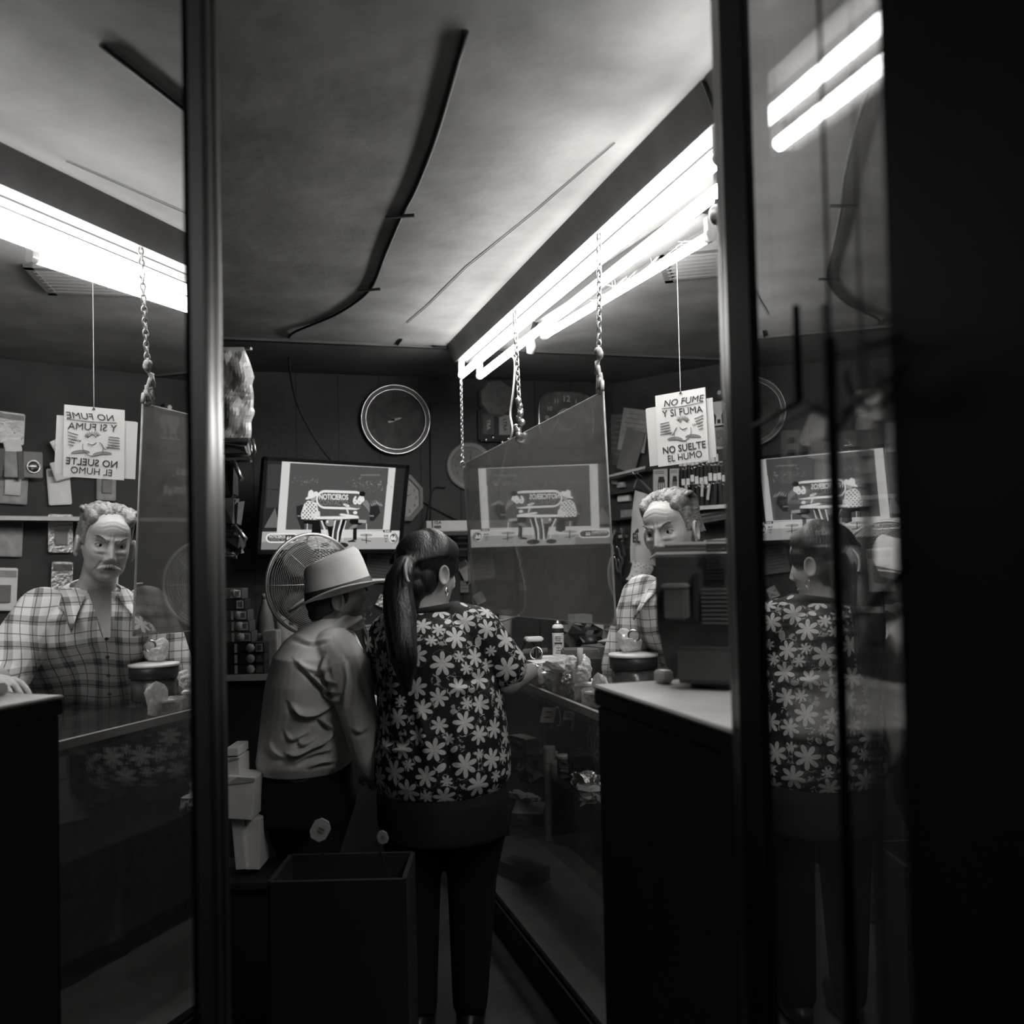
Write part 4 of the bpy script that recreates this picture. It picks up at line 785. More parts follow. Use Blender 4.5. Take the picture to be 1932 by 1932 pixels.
# calendar with the triangle mark
pts_l = [(1198, 925), (1193, 965), (1191, 1000), (1189, 1040), (1190, 1062)]; pts_r = [(1230, 935), (1235, 965), (1238, 1000), (1240, 1040), (1242, 1068)]
dC = 5.0
t = thing('calendar', 'pale hanging wall calendar marked with a triangle and large black letters', 'calendar', P(1215, 1062, dC))
q = MB(); L_ = smooth([P(x, y, dC) for x, y in pts_l], 4); R2 = smooth([P(x, y, dC-.03) for x, y in pts_r], 4); n = len(L_)
q.add(np.vstack([L_, R2, L_+cf*.004, R2+cf*.004]), [(i, i+1, n+i+1, n+i) for i in range(n-1)]+[(2*n+i, 3*n+i, 3*n+i+1, 2*n+i+1) for i in range(n-1)]+[(i, 2*n+i, 2*n+i+1, i+1) for i in range(n-1)]+[(n+i, n+i+1, 3*n+i+1, 3*n+i) for i in range(n-1)], 0, True); q.build('back_sheet', mat('calendar_paper', .42, .7), t)
fn = -cf
text('EL', .067, P(1200, 1016, dC-.02)-cf*.004, cr+cu*-.05, cu, ink, t, bold=.03, sx=.62)
q = MB(); q.slab([P(1196, 1005, dC)-cf*.008, P(1206.5, 1005, dC)-cf*.008, P(1203, 996, dC)-cf*.008], -cf*.001); q.build('triangle_mark', ink, t)
for k in range(12): y = 1030+k*4; MB().cyl(P(1194, y, dC)-cf*.006, P(1194+random.uniform(12, 24), y+2.5, dC)-cf*.006, .0009, n=4).build('print_line', inkg, t)
# curled lower page
A_ = [P(1193, 1058, dC-.01), P(1192, 1068, dC-.02), P(1187, 1085, dC-.05), P(1180, 1093, dC-.09)]; B_ = [P(1232, 1068, dC-.03), P(1232, 1076, dC-.04), P(1222, 1092, dC-.07), P(1213, 1103, dC-.11)]
L_ = smooth(A_, 4); R2 = smooth(B_, 4); n = len(L_); q = MB()
q.add(np.vstack([L_, R2, L_+cf*.003, R2+cf*.003]), [(i, i+1, n+i+1, n+i) for i in range(n-1)]+[(2*n+i, 3*n+i, 3*n+i+1, 2*n+i+1) for i in range(n-1)]+[(i, 2*n+i, 2*n+i+1, i+1) for i in range(n-1)]+[(n+i, n+i+1, 3*n+i+1, 3*n+i) for i in range(n-1)], 0, True); q.build('month_page', offw, t)
for j in range(6):
    for k in range(6):
        f_ = .12+j*.14; p = L_[int(f_*(n-1))]*(1-(.15+k*.13))+R2[int(f_*(n-1))]*(.15+k*.13); MB().box(p-cf*.004, (.006, .001, .005), face_frame(-cf)).build('date_mark', inkg, t) if (j+k) % 2 == 0 else None
MB().tube(smooth([P(1196, 922, dC), P(1205, 905, dC+.02), P(1232, 930, dC)]), .006, 6).build('binding', darkp, t)
a = P(1204, 893, dC); MB().tube([a, P(1212, 900, dC), P(1202, 892, dC), P(1192, 889, dC), P(1206, 906, dC)], .0025, 5).build('hook', chrome, t)
a = P(1204, 893, dC); b_ = np.array((a[0], YB, a[2]+.02)); MB().cyl(a, b_, .003, n=6).build('nail', steel, t)

# ---------------------------------------------------------------- the hanging notice
sd = nrm(cr*.728*1.0-nrm(cf*(1, 1, 0))*.686); sn = nrm(np.cross(sd, (0, 0, 1.))); S0 = P(1283, 805, 3.0)
def SP(x, y, off=0.0): return hit(x, y, S0+sn*off, sn)
sn_t = sn if sn @ (EYE-S0) > 0 else -sn
def SP(x, y, off=0.0): return hit(x, y, S0+sn_t*off, sn_t)
t = thing('hanging_notice', 'white paper notice hung on a thread, asking people not to smoke', 'notice', SP(1288, 881))
MB().slab([SP(1218, 772, -.008), SP(1222, 770, -.008), SP(1344, 750, -.008), SP(1352, 862, -.008), SP(1226, 880, -.008)], -sn_t*.002).build('backing_sheet', mat('backing_paper', .52, .7, var=.05), t)
MB().slab([SP(1236, 747), SP(1330, 730.5), SP(1337, 868), SP(1242, 881)], -sn_t*.003).build('front_sheet', mat('notice_paper', .58, .7, var=.05), t)
up_ = SP(1283, 790)-SP(1286, 820)
def ntext(s, x, y, px, sl, b=.02, fw=75, m=ink, sh=0.0):
    rt = SP(x+30, y-sl*30)-SP(x-30, y+sl*30); d = (SP(x, y)-EYE) @ cf; return text(s, px*1.38*d/F, SP(x, y, .002), rt, up_, m, t, bold=b, fit=np.linalg.norm(SP(x+fw/2, y-sl*fw/2)-SP(x-fw/2, y+sl*fw/2)), shear=sh)
ntext('NO FUME', 1288, 757, 12.5, .15, .0, 76, ink, .25); ntext('Y SI FUMA', 1287, 777, 13.5, .13, 0, 76); ntext('NO SUELTE', 1290, 845, 13.5, .16, .01, 80); ntext('EL HUMO', 1291.5, 861.5, 13, .16, 0, 64)
def nline(pts, w_=.0012, m=inkg, nm='drawing'): MB().tube(smooth([SP(x, y, .002) for x, y in pts], 3), w_, 4).build(nm, m, t)
nline([(1249, 771), (1290, 766), (1327, 758)], .0009, ink); nline([(1277, 806), (1272, 815), (1275, 827), (1284, 831), (1292, 831)]); nline([(1303, 806), (1304, 815), (1300, 825), (1292, 832)]); nline([(1282, 796), (1288, 790), (1296, 796)]); nline([(1282, 806), (1288, 810), (1296, 807)])
for k in range(9): a = math.pi*(.05+k*.11); nline([(1288+7*math.cos(a), 795-5*math.sin(a)), (1288+12*math.cos(a), 793-9*math.sin(a))])
for k in range(5): nline([(1246, 800+k*5), (1262+k, 796+k*5)]); nline([(1310+k*2, 790+k*5), (1326, 783+k*6)]); nline([(1252+k*4, 815+k*1.5), (1256+k*4, 812+k)]); nline([(1306+k*3, 800-k), (1309+k*3, 803-k)])
for cx, cy in ((1276, 829), (1308, 824)):
    MB().slab([SP(cx+15*math.cos(a)-(2 if cx < 1290 else 0), cy+1-6*math.sin(a), .0015) if a <= math.pi else SP(cx+15, cy, .0015) for a in np.linspace(0, math.pi, 10)], sn_t*.0006).build('drawing', inkg, t)
MB().tube([SP(1284, 741), SP(1284, 741)+np.array((0, 0, .02)), np.array((SP(1284, 741)[0], SP(1284, 741)[1], H))], .0009, 5).build('thread', whiteobj, t)
MB().slab([SP(1281, 744, .002), SP(1287, 743, .002), SP(1284, 738, .002)], sn_t*.0006).build('clip', ink, t)

# ---------------------------------------------------------------- more goods along the right wall (seen through and in the glass)
packs = [('shiny foil pouch', foil), ('dark carded pack', darkp), ('pale carded pack', offw), ('grey flat pack', greyp), ('black pouch', black), ('white envelope pack', white)]
hnames = ['top', 'second', 'third', 'fourth', 'fifth']
for j in range(5):
    for k in range(9):
        s_ = 1.06+k*.235+random.uniform(-.03, .03)
        if j == 0 and k < 2: continue
        z = 2.13-j*.25+random.uniform(-.02, .02); nm, m = packs[(j*7+k*3+rng.integers(0, 3)) % 6]; w_ = random.uniform(.09, .15); h_ = random.uniform(.15, .21)
        c = RW0+RWD*s_+RWN*.02+np.array((0, 0, z)); R_ = RF @ roty(random.uniform(-.08, .08))
        t = thing('wall_pack', '%s hanging in the %s row of the goods wall behind the right post' % (nm, hnames[j]), 'pack', c, 'packs hanging in the %s row' % hnames[j])
        q = MB(); q.rbox(c, (w_, .012, h_), .004, R_); q.build('pack_body', m, t)
        MB().box(c+R_ @ np.array((0, -.008, h_*.36)), (w_*.9, .002, h_*.16), R_).build('header', [white, darkp, greyp][(j+k) % 3], t)
        if (j+k) % 2: MB().box(c+R_ @ np.array((0, -.012, -h_*.1)), (w_*.5, .012, h_*.4), R_).build('goods', [black, chrome, mid][(j*2+k) % 3], t)
# brighter goods seen through the right window just above the shelf
for k, (x, y, w_, h_, m, r_, lb) in enumerate([(1490, 838, 34, 52, offw, .05, 'pale card with two square holes seen through the right window'), (1535, 815, 44, 60, foil, .5, 'shiny slanting foil bag seen through the right window'), (1545, 850, 40, 36, pale, .3, 'pale rounded packet below the shiny slanting bag'), (1597, 838, 34, 50, mid, 0, 'grey card holding a bright round metal disc'),
        (1630, 800, 30, 24, white, .2, 'white slip of paper above the dark binders'), (1634, 835, 24, 50, greyp, 0, 'grey binder between two black ones'), (1618, 838, 10, 54, black, .05, 'narrow black binder beside the metal disc card'), (1655, 830, 18, 56, black, -.1, 'black binder right of the grey binder'), (1680, 825, 22, 56, offw, .03, 'pale printed pack at the far end of the shelf'), (1460, 848, 16, 40, darkp, 0, 'dark grooved case at the near end of the shelf')]):
    c, a, b, R_ = rwbox(x, y, w_, h_, .01, .05+.004*k, r_); t = thing('shelf_pack', lb, 'pack', c)
    MB().rbox(c, (a, .01, b), .003, R_).build('pack_body', m, t)
    if k == 0:
        for dz in (.12, -.32): MB().box(c+R_ @ np.array((.1*a, -.006, dz*b)), (a*.4, .004, b*.22), R_).build('square_hole', ink, t)
    if k == 3: MB().lathe([(0, .012), (a*.28, .010), (a*.33, .004), (a*.36, .012), (a*.36, .0)], c+RWN*.006-(0, 0, b*.08), np.stack([R_[:, 0], R_[:, 2], RWN], 1), 24).build('metal_disc', chrome, t)
# goods shelf seen through the right window just under eye height
sh_z = 1.72
def RP(s_, off, z): return RW0+RWD*s_+RWN*off+np.array((0, 0, z))
t = thing('goods_shelf', 'long pale-edged shelf on the goods wall seen through the right window', 'shelf', RP(1.5, .1, 1.7))
MB().slab([RP(.62, 0, 1.69), RP(2.8, 0, 1.69), RP(2.8, .16, 1.69), RP(.62, .16, 1.69)], (0, 0, .02)).build('board', wooddark, t); MB().slab([RP(.62, .16, 1.69), RP(2.8, .16, 1.69), RP(2.8, .165, 1.69), RP(.62, .165, 1.69)], (0, 0, .02)).build('edge', offw, t)
# black wire stand leaning along the street side of the right pane
GX = nrm(CP(1, 0)); 
def GP(px, py): return hit(px, py, CP(RL-.016, 1.0), GX)
a = GP(1566, 640); t = thing('display_stand', 'black metal stand with a thick post and slanting rods against the right window', 'stand', (a[0], a[1], 0))
MB().cyl((a[0], a[1], .0), (a[0], a[1], a[2]), .0062, n=16).build('post', blackmetal, t); MB().cyl((a[0], a[1], a[2]), (a[0], a[1], H), .0020, n=10).build('upper_rod', blackmetal, t)
for p0, p1, r_ in [((1575, 672), (1702, 636), .0024), ((1590, 780), (1712, 690), .0026), ((1580, 812), (1625, 745), .002), ((1420, 805), (1512, 757), .0028), ((1512, 757), (1562, 780), .0024), ((1640, 1150), (1716, 1062), .0028), ((1578, 1182), (1640, 1150), .0028), ((1502, 576), (1508, 762), .0044)]:
    MB().cyl(GP(*p0), GP(*p1), r_, n=10).build('rod', blackmetal, t)
c = GP(1640, 700); gd = nrm(GP(1641, 700)-c); q = MB(); q.tube([c+gd*.06*math.cos(a_)+np.array((0, 0, .034))*math.sin(a_) for a_ in np.linspace(math.pi, 2*math.pi, 14)], .0022, 8); q.build('hoop', blackmetal, t)
# street lamp glint: a small lit bulb inside the back of the shop
c = RP(1.55, .3, 2.1)
# ================================================================ LEFT SIDE OF THE SHOP
# pedestal fan
fc = P(590, 1102, 3.75); fn_ = nrm(-cf*(1, 1, 0)*.76+cr*(1, 1, 0)*.65); FR = face_frame(fn_); Rf = .196
wire = mat('fan_wire', .5, .35, .7)
t = thing('pedestal_fan', 'round wire-guarded pedestal fan behind the man in the hat', 'fan', (fc[0], fc[1], 0))
for side, nm in ((1, 'front_guard'), (-1, 'rear_guard')):
    q = MB(); n_r = 26 if side == 1 else 18
    for k in range(n_r):
        r_ = .035+(Rf-.035)*k/(n_r-1); y_ = side*(.012+.055*math.sqrt(max(0, 1-(r_/Rf)**2.2)))
        q.torus(fc+fn_*y_, FR, r_, .0011 if k < n_r-1 else .003, 48, 4)
    for a_ in np.linspace(0, 2*math.pi, 9)[:-1]:
        d = FR[:, 0]*math.cos(a_)+FR[:, 2]*math.sin(a_)
        q.tube([fc+d*r_+fn_*side*(.014+.055*math.sqrt(max(0, 1-(r_/Rf)**2.2))) for r_ in np.linspace(.03, Rf, 10)], .0014, 4)
    q.build(nm, wire, t)
q = MB(); q.torus(fc, FR, Rf+.002, .007, 64, 8); q.build('rim', alu, t)
Rl = np.stack([FR[:, 0], FR[:, 2], fn_], 1)
MB().lathe([(0, .064), (.032, .064), (.034, .056), (0, .056)], fc, Rl, 24).build('badge', dark, t)
MB().lathe([(0, -.16), (.05, -.15), (.06, -.06), (.05, -.03), (.02, .02), (0, .02)], fc, Rl, 24).build('motor', black, t)
for k in range(3):
    q = MB(); a0 = k*2*math.pi/3; g = []
    for i in range(7):
        r_ = .03+.14*i/6
        for j in range(7):
            a_ = a0+(j/6-.5)*1.3*(.6+.5*math.sin(i/6*math.pi)); g.append(fc+(FR[:, 0]*math.cos(a_)+FR[:, 2]*math.sin(a_))*r_+fn_*(-.01+.03*(j/6-.5)))
    q.add(np.array(g), [(i*7+j, i*7+j+1, i*7+8+j, i*7+7+j) for i in range(6) for j in range(6)], 0, True); o = q.build('blade', dark, t)
    md = o.modifiers.new('s', 'SOLIDIFY'); md.thickness = .003
ps = fc-fn_*.1; MB().cyl((ps[0], ps[1], .03), (ps[0], ps[1], fc[2]-.04), .014, n=16).build('pole', steel, t); MB().lathe([(.2, 0), (.2, .015), (.05, .04), (.03, .06), (0, .06)], (ps[0], ps[1], 0), n=40).build('base', black, t)

# shelf unit with bulb cartons
dS = 3.95; a = P(432, 1273, dS); zS = a[2]; b = P(505, 1268, dS)
t = thing('storage_shelf', 'dark shelf unit at the left with a pale front edge under the small cartons', 'shelf unit', ((a[0]+b[0])/2, (a[1]+b[1])/2, 0))
sR = np.stack([nrm((b-a)*(1, 1, 0)), nrm(np.cross((0, 0, 1), (b-a)*(1, 1, 0))), (0, 0, 1.)], 1); sx, sy = sR[:, 0], sR[:, 1]
w_ = .62; cS = a+sx*(.18-w_/2+.02)
MB().box(cS+sy*.16+np.array((0, 0, -.012)), (w_, .34, .022), sR).build('shelf_board', wooddark, t); MB().box(cS-sy*.012+np.array((0, 0, -.012)), (w_, .006, .026), sR).build('shelf_edge', offw, t)
MB().box((cS+sy*.18)*(1, 1, 0)+np.array((0, 0, (zS-.024)/2)), (w_-.02, .30, zS-.03), sR).build('lower_body', cabm, t)
gls = mat('carton_grey', .34, .5, var=.3, scale=50); n_ = 0
lbs = ['top carton of the pale striped stack on the left shelf', 'second carton from the top of the left stack, with a tall white mark', 'third carton from the top of the left stack, with a pale disc', 'fourth carton from the top of the left stack, with a round pale disc', 'fifth carton from the top of the left stack, just over the long ones', 'topmost of the three long cartons at the bottom of the left stack', 'middle of the three long cartons at the bottom of the left stack', 'bottom carton of the left stack, lying on the shelf edge']
rows = [(1098, 1118, 430, 457), (1120, 1140, 430, 462), (1142, 1162, 430, 467), (1164, 1184, 431, 470), (1186, 1206, 431, 474), (1208, 1228, 436, 497), (1230, 1249, 436, 497), (1250, 1269, 436, 497)]
z_ = zS
for k in range(7, -1, -1):
    y0_, y1_, x0, x1_ = rows[k]; h_ = (y1_-y0_)*dS/F*1.03; L0, L1 = P(x0, 1200, dS), P(x1_, 1200, dS); wd = .17 if k < 5 else .20; rt = L1*(1, 1, 0)
    c = rt-sx*wd/2+sy*.05+np.array((0, 0, z_+h_/2)); t = thing('bulb_carton', lbs[k], 'carton', c-np.array((0, 0, h_/2)), 'small cartons stacked on the left shelf')
    MB().rbox(c, (wd, .09, h_*.96), .001, sR).build('carton_body', ink if k in (1, 5, 6, 7) else darkp, t)
    fr = c-sy*.0455; u = wd
    def pt(px): return fr+sx*((px-(x0+x1_)/2)*dS/F-(wd-(x1_-x0)*dS/F)/2*-1)
    e = rt+np.array((0, 0, z_+h_/2))-sy*.0-sx*0; fx = lambda px: rt-sx*(x1_-px)*dS/F+sy*.0045+np.array((0, 0, z_+h_/2))
    cs = (x0+x1_)/2+(1 if k < 5 else 5)
    if k != 1:
        ds = fx(cs); MB().lathe([(h_*.42, 0), (h_*.42, .002), (0, .002)], ds, np.stack([sx, np.array((0, 0, 1.)), -sy], 1), 16 if k in (3, 6) else 7).build('disc_mark', offw, t)
    MB().box(fx(x1_-9), (13*dS/F, .003, h_*.72), sR).build('square_label', offw if k not in (6, 7) else darkp, t); MB().box(fx(x1_-9), (8*dS/F, .0045, h_*.45), sR).build('label_print', inkg, t)
    MB().box(fx(x0+8 if k != 1 else cs+8), (5*dS/F, .003, h_*.8), sR).build('side_text_band', offw if k in (1, 5, 6, 7) else greyp, t)
    z_ += h_
# spray bottle
c = P(489, 1208, 4.0); c[2] = zS+.165; tt = P(489, 1208, 4.0)
c = np.array((tt[0], tt[1], zS)); c += sy*.1
t = thing('spray_bottle', 'grey trigger spray bottle behind the stacked cartons', 'spray bottle', c)
k_ = (P(0, 1110, 4.1)-P(0, 1270, 4.1))[2]
prof = [(.036, 0), (.038, .01), (.038, k_*.50), (.030, k_*.66), (.014, k_*.80), (.012, k_*.84)]
MB().lathe(prof, c, n=28).build('bottle_body', mid, t); MB().lathe([(.039, k_*.28), (.0392, k_*.44)], c, n=28).build('label', greyp, t); MB().cyl(c+(0, 0, k_*.84), c+(0, 0, k_*.90), .013, n=16).build('collar', greyp, t)
q = MB(); q.box(c+np.array((0, 0, k_*.95))-sx*.015, (.06, .018, .03), sR); q.box(c+np.array((0, 0, k_*.90))-sx*.035, (.01, .012, .05), sR @ roty(.3)); q.build('trigger_head', dark, t)
c = P(502, 1232, 3.98); tag(MB().rbox(c+np.array((0, 0, .01))+sy*.1, (.06, .09, .16), .004, sR).build('pale_box', greyp), 'pale box between the cartons and the man\'s back', 'box')
c = P(504, 1162, 4.1); c[2] = zS; tag(MB().lathe([(.03, 0), (.03, .2), (.022, .21), (.026, .24), (.012, .25), (0, .25)], c+sx*.035+sy*.12, n=20).build('jar', greyp), 'pale capped jar standing right of the trigger spray bottle', 'jar')

# rack with crumpled bag, hangers and dark packets by the left post
pr = P(414, 900, 2.75); t = thing('hanging_rack', 'dark wire rack beside the left post, full of hanging goods', 'rack', (pr[0], pr[1], 0))
MB().cyl((pr[0], pr[1], 0), (pr[0], pr[1], 2.1), .012, n=12).build('pole', blackmetal, t); MB().lathe([(.14, 0), (.14, .015), (0, .02)], (pr[0], pr[1], 0), n=32).build('base', blackmetal, t)
for py in (660, 872, 1003): a = P(414, py, 2.75); b = P(474 if py < 1000 else 455, py-2, 2.65); MB().cyl((pr[0], pr[1], a[2]), b, .004, n=8).build('arm', steel, t)
# crumpled pale bag
bgm = mat('creased_film', .62, .38, var=.12, scale=6, bump=.3, bscale=14)
out = [(424, 655), (446, 652), (460, 656), (470, 678), (477, 700), (480, 712), (476, 725), (479, 745), (478, 772), (482, 778), (474, 795), (475, 815), (472, 838), (467, 832), (452, 822), (436, 810), (424, 800)]
q = MB(); cen = [(440, 690), (452, 740), (445, 785)]
nU, nV = 14, 26; g = []; rg = np.random.default_rng(4)
def outline_x(y):
    o = out[2:13]; ys = [p[1] for p in o]; xs = [p[0] for p in o]; return np.interp(y, ys, xs)
for sgn in (1, -1):
    for j in range(nV):
        y = 655+j/(nV-1)*178
        for i in range(nU):
            u_ = i/(nU-1); x = 405+(outline_x(y)-405)*u_; pf = abs((u_*1.6+j*.13+.4*math.sin(j*.5)) % 1-.5)*.03+abs((u_*1.1-j*.09) % 1-.5)*.03
            bulge = .045*math.sin(math.pi*min(u_, .995))**.5+pf; g.append(P(x, y, 2.66-sgn*bulge*(1 if 0 < j < nV-1 else .1)))
fcs = []
for s_ in (0, 1):
    o_ = s_*nU*nV
    for j in range(nV-1):
        for i in range(nU-1): fq = (o_+j*nU+i, o_+j*nU+i+1, o_+(j+1)*nU+i+1, o_+(j+1)*nU+i); fcs.append(fq if s_ else fq[::-1])
q.add(np.array(g), fcs, 0, False); tag(q.build('crumpled_bag', bgm), 'large crumpled pale bag hanging at the top of the rack by the left post', 'bag')
t = thing('clothes_clips', 'pair of metal clips hanging under the crumpled pale bag', 'clip', P(476, 862, 2.62))
for k, (x0, y0_, x1_, y1_) in enumerate(((470, 826, 476, 856), (477, 828, 482, 852))): MB().tube([P(x0, y0_, 2.62), P(x1_, y1_, 2.62), P(x1_-4, y1_+8, 2.62)], .0035, 6).build('clip', chrome if k == 0 else steel, t)
dl = ['flat dark packets stacked under the crumpled bag', 'long black pouch hanging below the dark packets', 'dark pouch with a glossy flap lower on the rack', 'dark folded umbrella-like bundle low on the rack', 'small grey packet at the rack bottom']
for k, (x0, x1_, y0_, y1_, m) in enumerate([(418, 474, 836, 862, darkp), (418, 447, 872, 940, black), (420, 452, 942, 992, darkp), (420, 460, 1008, 1040, black), (422, 448, 1034, 1052, greyp)]):
    a = P(x0, y0_, 2.68); b = P(x1_, y1_, 2.68); c = (a+b)/2; q = MB(); q.rbox(c, (np.linalg.norm((b-a)*(1, 1, 0)), .05, abs(a[2]-b[2])), .008, rotz(-_yaw) @ roty(.05*(-1)**k))
    v = np.vstack(q.v); v += rng.normal(size=v.shape)*.004; q.v = [v]; tag(q.build('hanging_packet', m), dl[k], 'packet', None)
for k, (x0, y0_, x1_, y1_) in enumerate(((442, 992, 464, 1018), (440, 870, 456, 905))): tag(MB().cyl(P(x0, y0_, 2.62), P(x1_, y1_, 2.60), .006, n=8).build('metal_rod', steel), ['short bright rod poking from the dark bundle on the rack', 'thin dull rod beside the long black pouch'][k], 'rod')

# pale cartons low left
dB = 2.9; cl = ['smallest white carton on top of the low pile by the left post', 'white carton with a torn flap under the smallest one', 'large white carton slanting in the middle of the low pile', 'tall leaning white carton at the foot of the low pile', 'small white carton at the right foot of the low pile']
bz0 = P(450, 1640, dB)[2]
for k, (x0, x1_, y0_, y1_, r_, dd) in enumerate([(428, 451, 1410, 1426, 0, .0), (426, 453, 1429, 1466, 0, 0), (424, 480, 1466, 1545, .10, -.02), (440, 462, 1545, 1640, -.08, .0), (463, 492, 1545, 1640, .02, .03)]):
    a = P(x0, y0_, dB+dd); b = P(x1_, y1_, dB+dd); c = (a+b)/2; w2 = np.linalg.norm((b-a)*(1, 1, 0)); h2 = abs(a[2]-b[2])
    t = thing('white_carton', cl[k], 'carton', (c[0], c[1], c[2]-h2/2), 'white cartons piled low by the left post'); R_ = rotz(-_yaw) @ roty(r_)
    MB().rbox(c+np.array((math.sin(_yaw)*.05, math.cos(_yaw)*.05, 0)), (w2, .11, h2*.99), .002, R_).build('carton_body', white, t)
    if k in (1, 2): MB().slab([c+R_ @ np.array((-w2*.5, -.01, h2*.3)), c+R_ @ np.array((-w2*.1, -.012, h2*.5)), c+R_ @ np.array((w2*.5, -.01, h2*.5)), c+R_ @ np.array((w2*.5, -.008, h2*.42))], -R_[:, 1]*-.002).build('flap', offw, t)
c = P(455, 1640, dB+.08); struct_z = c[2]
t = thing('low_stand', 'low black stand carrying the pile of white cartons', 'stand', (c[0], c[1], 0))
MB().rbox((c[0], c[1], struct_z-.012), (.34, .26, .02), .003, rotz(-_yaw)).build('stand_top', cabm, t); MB().box((c[0], c[1], (struct_z-.025)/2), (.3, .22, struct_z-.025), rotz(-_yaw)).build('stand_body', cabm, t)
# dark display bin with paper tags at the photo's lower edge
for k, (x, y, w2, h2, r_, lb) in enumerate(((604, 1566, 34, 42, .5, 'grey eight-sided paper tag standing up below the man\'s shirt'), (722, 1580, 20, 24, -.3, 'small grey paper tag standing up between the man and the woman'))):
    d = 2.45; c = P(x, y, d); R_ = rotz(-_yaw) @ roty(r_); a, b = w2*d/F/2, h2*d/F/2
    t = thing('paper_tag', lb, 'tag', c); o8 = [(-1, -.5), (-.5, -1), (.5, -1), (1, -.5), (1, .5), (.4, 1), (-.4, 1), (-1, .5)]
    MB().slab([c+R_ @ np.array((u*a, 0, v*b)) for u, v in o8], R_[:, 1]*.003).build('tag_sheet', mat('tag_grey%d' % k, .42 if k == 0 else .25, .8), t)
    MB().box(c-np.array((0, 0, b+.045)), (.006, .003, .12), R_).build('tag_stick', black, t)
    for j in range(2): MB().box(c+R_ @ np.array((a*.1, -.001, b*(.2-.3*j))), (a*.7, .002, b*.10), R_).build('print_line', inkg, t)
c = P(650, 1612, 2.52); t = thing('dark_bin', 'low black goods bin in front of the customers\' legs', 'bin', (c[0], c[1], 0))
zb = P(650, 1650, 2.45)[2]; Rz = rotz(-_yaw)
for sx_, sy_, a, b in ((1, 0, .012, .22), (-1, 0, .012, .22), (0, 1, .34, .012), (0, -1, .34, .012)): MB().box(np.array((c[0], c[1], zb/2))+Rz @ np.array((sx_*.17, sy_*.11, 0)), (a, b, zb), Rz).build('bin_wall', black, t)
MB().box((c[0], c[1], zb-.08), (.33, .21, .01), Rz).build('bin_floor', black, t)

# things on the wall between the hat and the woman, and behind the clear sheet
def wallcard(px, py, w2, h2, Y, r_, m, name, label, cat, lines=0, th=.006, lm=None):
    c = PY(px, py, Y); d = (c-EYE) @ cf; R_ = BF @ roty(r_); t = thing(name, label, cat, c); a, b = w2*d/F, h2*d/F
    MB().rbox(c, (a, th, b), .001, R_).build('sheet', m, t)
    for j in range(lines): MB().box(c+R_ @ np.array((0, -th/2-.001, b*(.38-j*.8/lines))), (a*random.uniform(.5, .85), .002, b*.25/lines), R_).build('print_line', lm or inkg, t)
    return t
wallcard(716, 1073, 52, 52, 5.1, .12, mid, 'month_calendar', 'grey crinkled month calendar between the hat and the dark ponytail', 'calendar', 7, .006, darkp)
wallcard(722, 1135, 20, 22, 5.1, .5, foil, 'wrapper', 'bright crumpled wrapper between the face of the man and the ponytail', 'wrapper')
wallcard(700, 1196, 26, 36, 5.1, -.1, offw, 'paper_bundle', 'pale papers seen under the chin of the man in the hat', 'papers', 4)
wallcard(880, 1080, 22, 44, 5.1, -.5, offw, 'folded_paper', 'pale folded paper pinned right of the woman\'s cheek', 'paper', 1)
wallcard(872, 1030, 34, 40, 5.1, .0, darkp, 'photo_card', 'dark speckled picture card under the white label box', 'picture', 3, .006, pale)
wallcard(876, 1107, 16, 22, 5.1, 0, greyp, 'small_calendar', 'small grey printed block right of the woman\'s earring', 'card', 3)
t = wallcard(925, 1062, 88, 72, 5.1, .0, mat('poster_grey', .24, .6, var=.5, scale=9), 'poster', 'grey poster with dark shapes seen through the clear sheet', 'poster', 0, .02)
wallcard(925, 1128, 62, 54, 5.08, .0, mat('panel_grey', .17, .5), 'wall_panel', 'plain grey box panel below the poster behind the clear sheet', 'panel', 0, .05)
wallcard(1062, 985, 20, 60, 5.11, 0, greyp, 'wall_strip', 'grey narrow packet on the wall right of the poster behind the clear sheet', 'packet', 2)
wallcard(1090, 1100, 40, 40, 5.11, 0, darkp, 'wall_packet', 'dark square packet on the wall behind the lower clear sheet', 'packet', 2)
wallcard(740, 1255, 0.1, 0.1, 4.9, 0, darkp, 'x', 'x', 'x') if False else None
# low back unit under the clear sheet carrying jars
t = thing('back_unit', 'dark waist-high unit against the panelled wall behind the customers', 'cabinet', (.9, 4.9, 0))
MB().rbox((.55, 4.93, .46), (1.6, .34, .92), .004).build('body', cabm, t); MB().rbox((.55, 4.92, .93), (1.64, .38, .025), .004).build('top', wooddark, t)
c = PY(954, 1195, 4.85); tag(MB().lathe([(.03, -.24), (.036, -.02), (.04, 0), (.037, 0), (.032, -.03), (0, -.03)], (c[0], c[1], 1.185)).build('pale_cup', pale), 'pale beaker standing on the back unit right of the woman\'s shoulder', 'cup')
c = PY(700, 1200, 4.85); 
for k, (x, w2, h2, m, lb) in enumerate(((.25, .10, .2, offw, 'pale open carton on the back unit under the chin of the man'), (.45, .14, .12, darkp, 'dark box on the back unit beside the pale carton'), (1.15, .16, .14, darkp, 'dark box on the back unit behind the woman\'s arm'))):
    tag(MB().rbox((x, 4.9, .944+h2/2), (w2, .12, h2), .003).build('box', m), lb, 'box')
gl_ = PY(697, 1232, 4.85); t = thing('desk_lamp', 'curved bright metal lamp stem under the chin of the man in the hat', 'lamp', (gl_[0], gl_[1], .943))
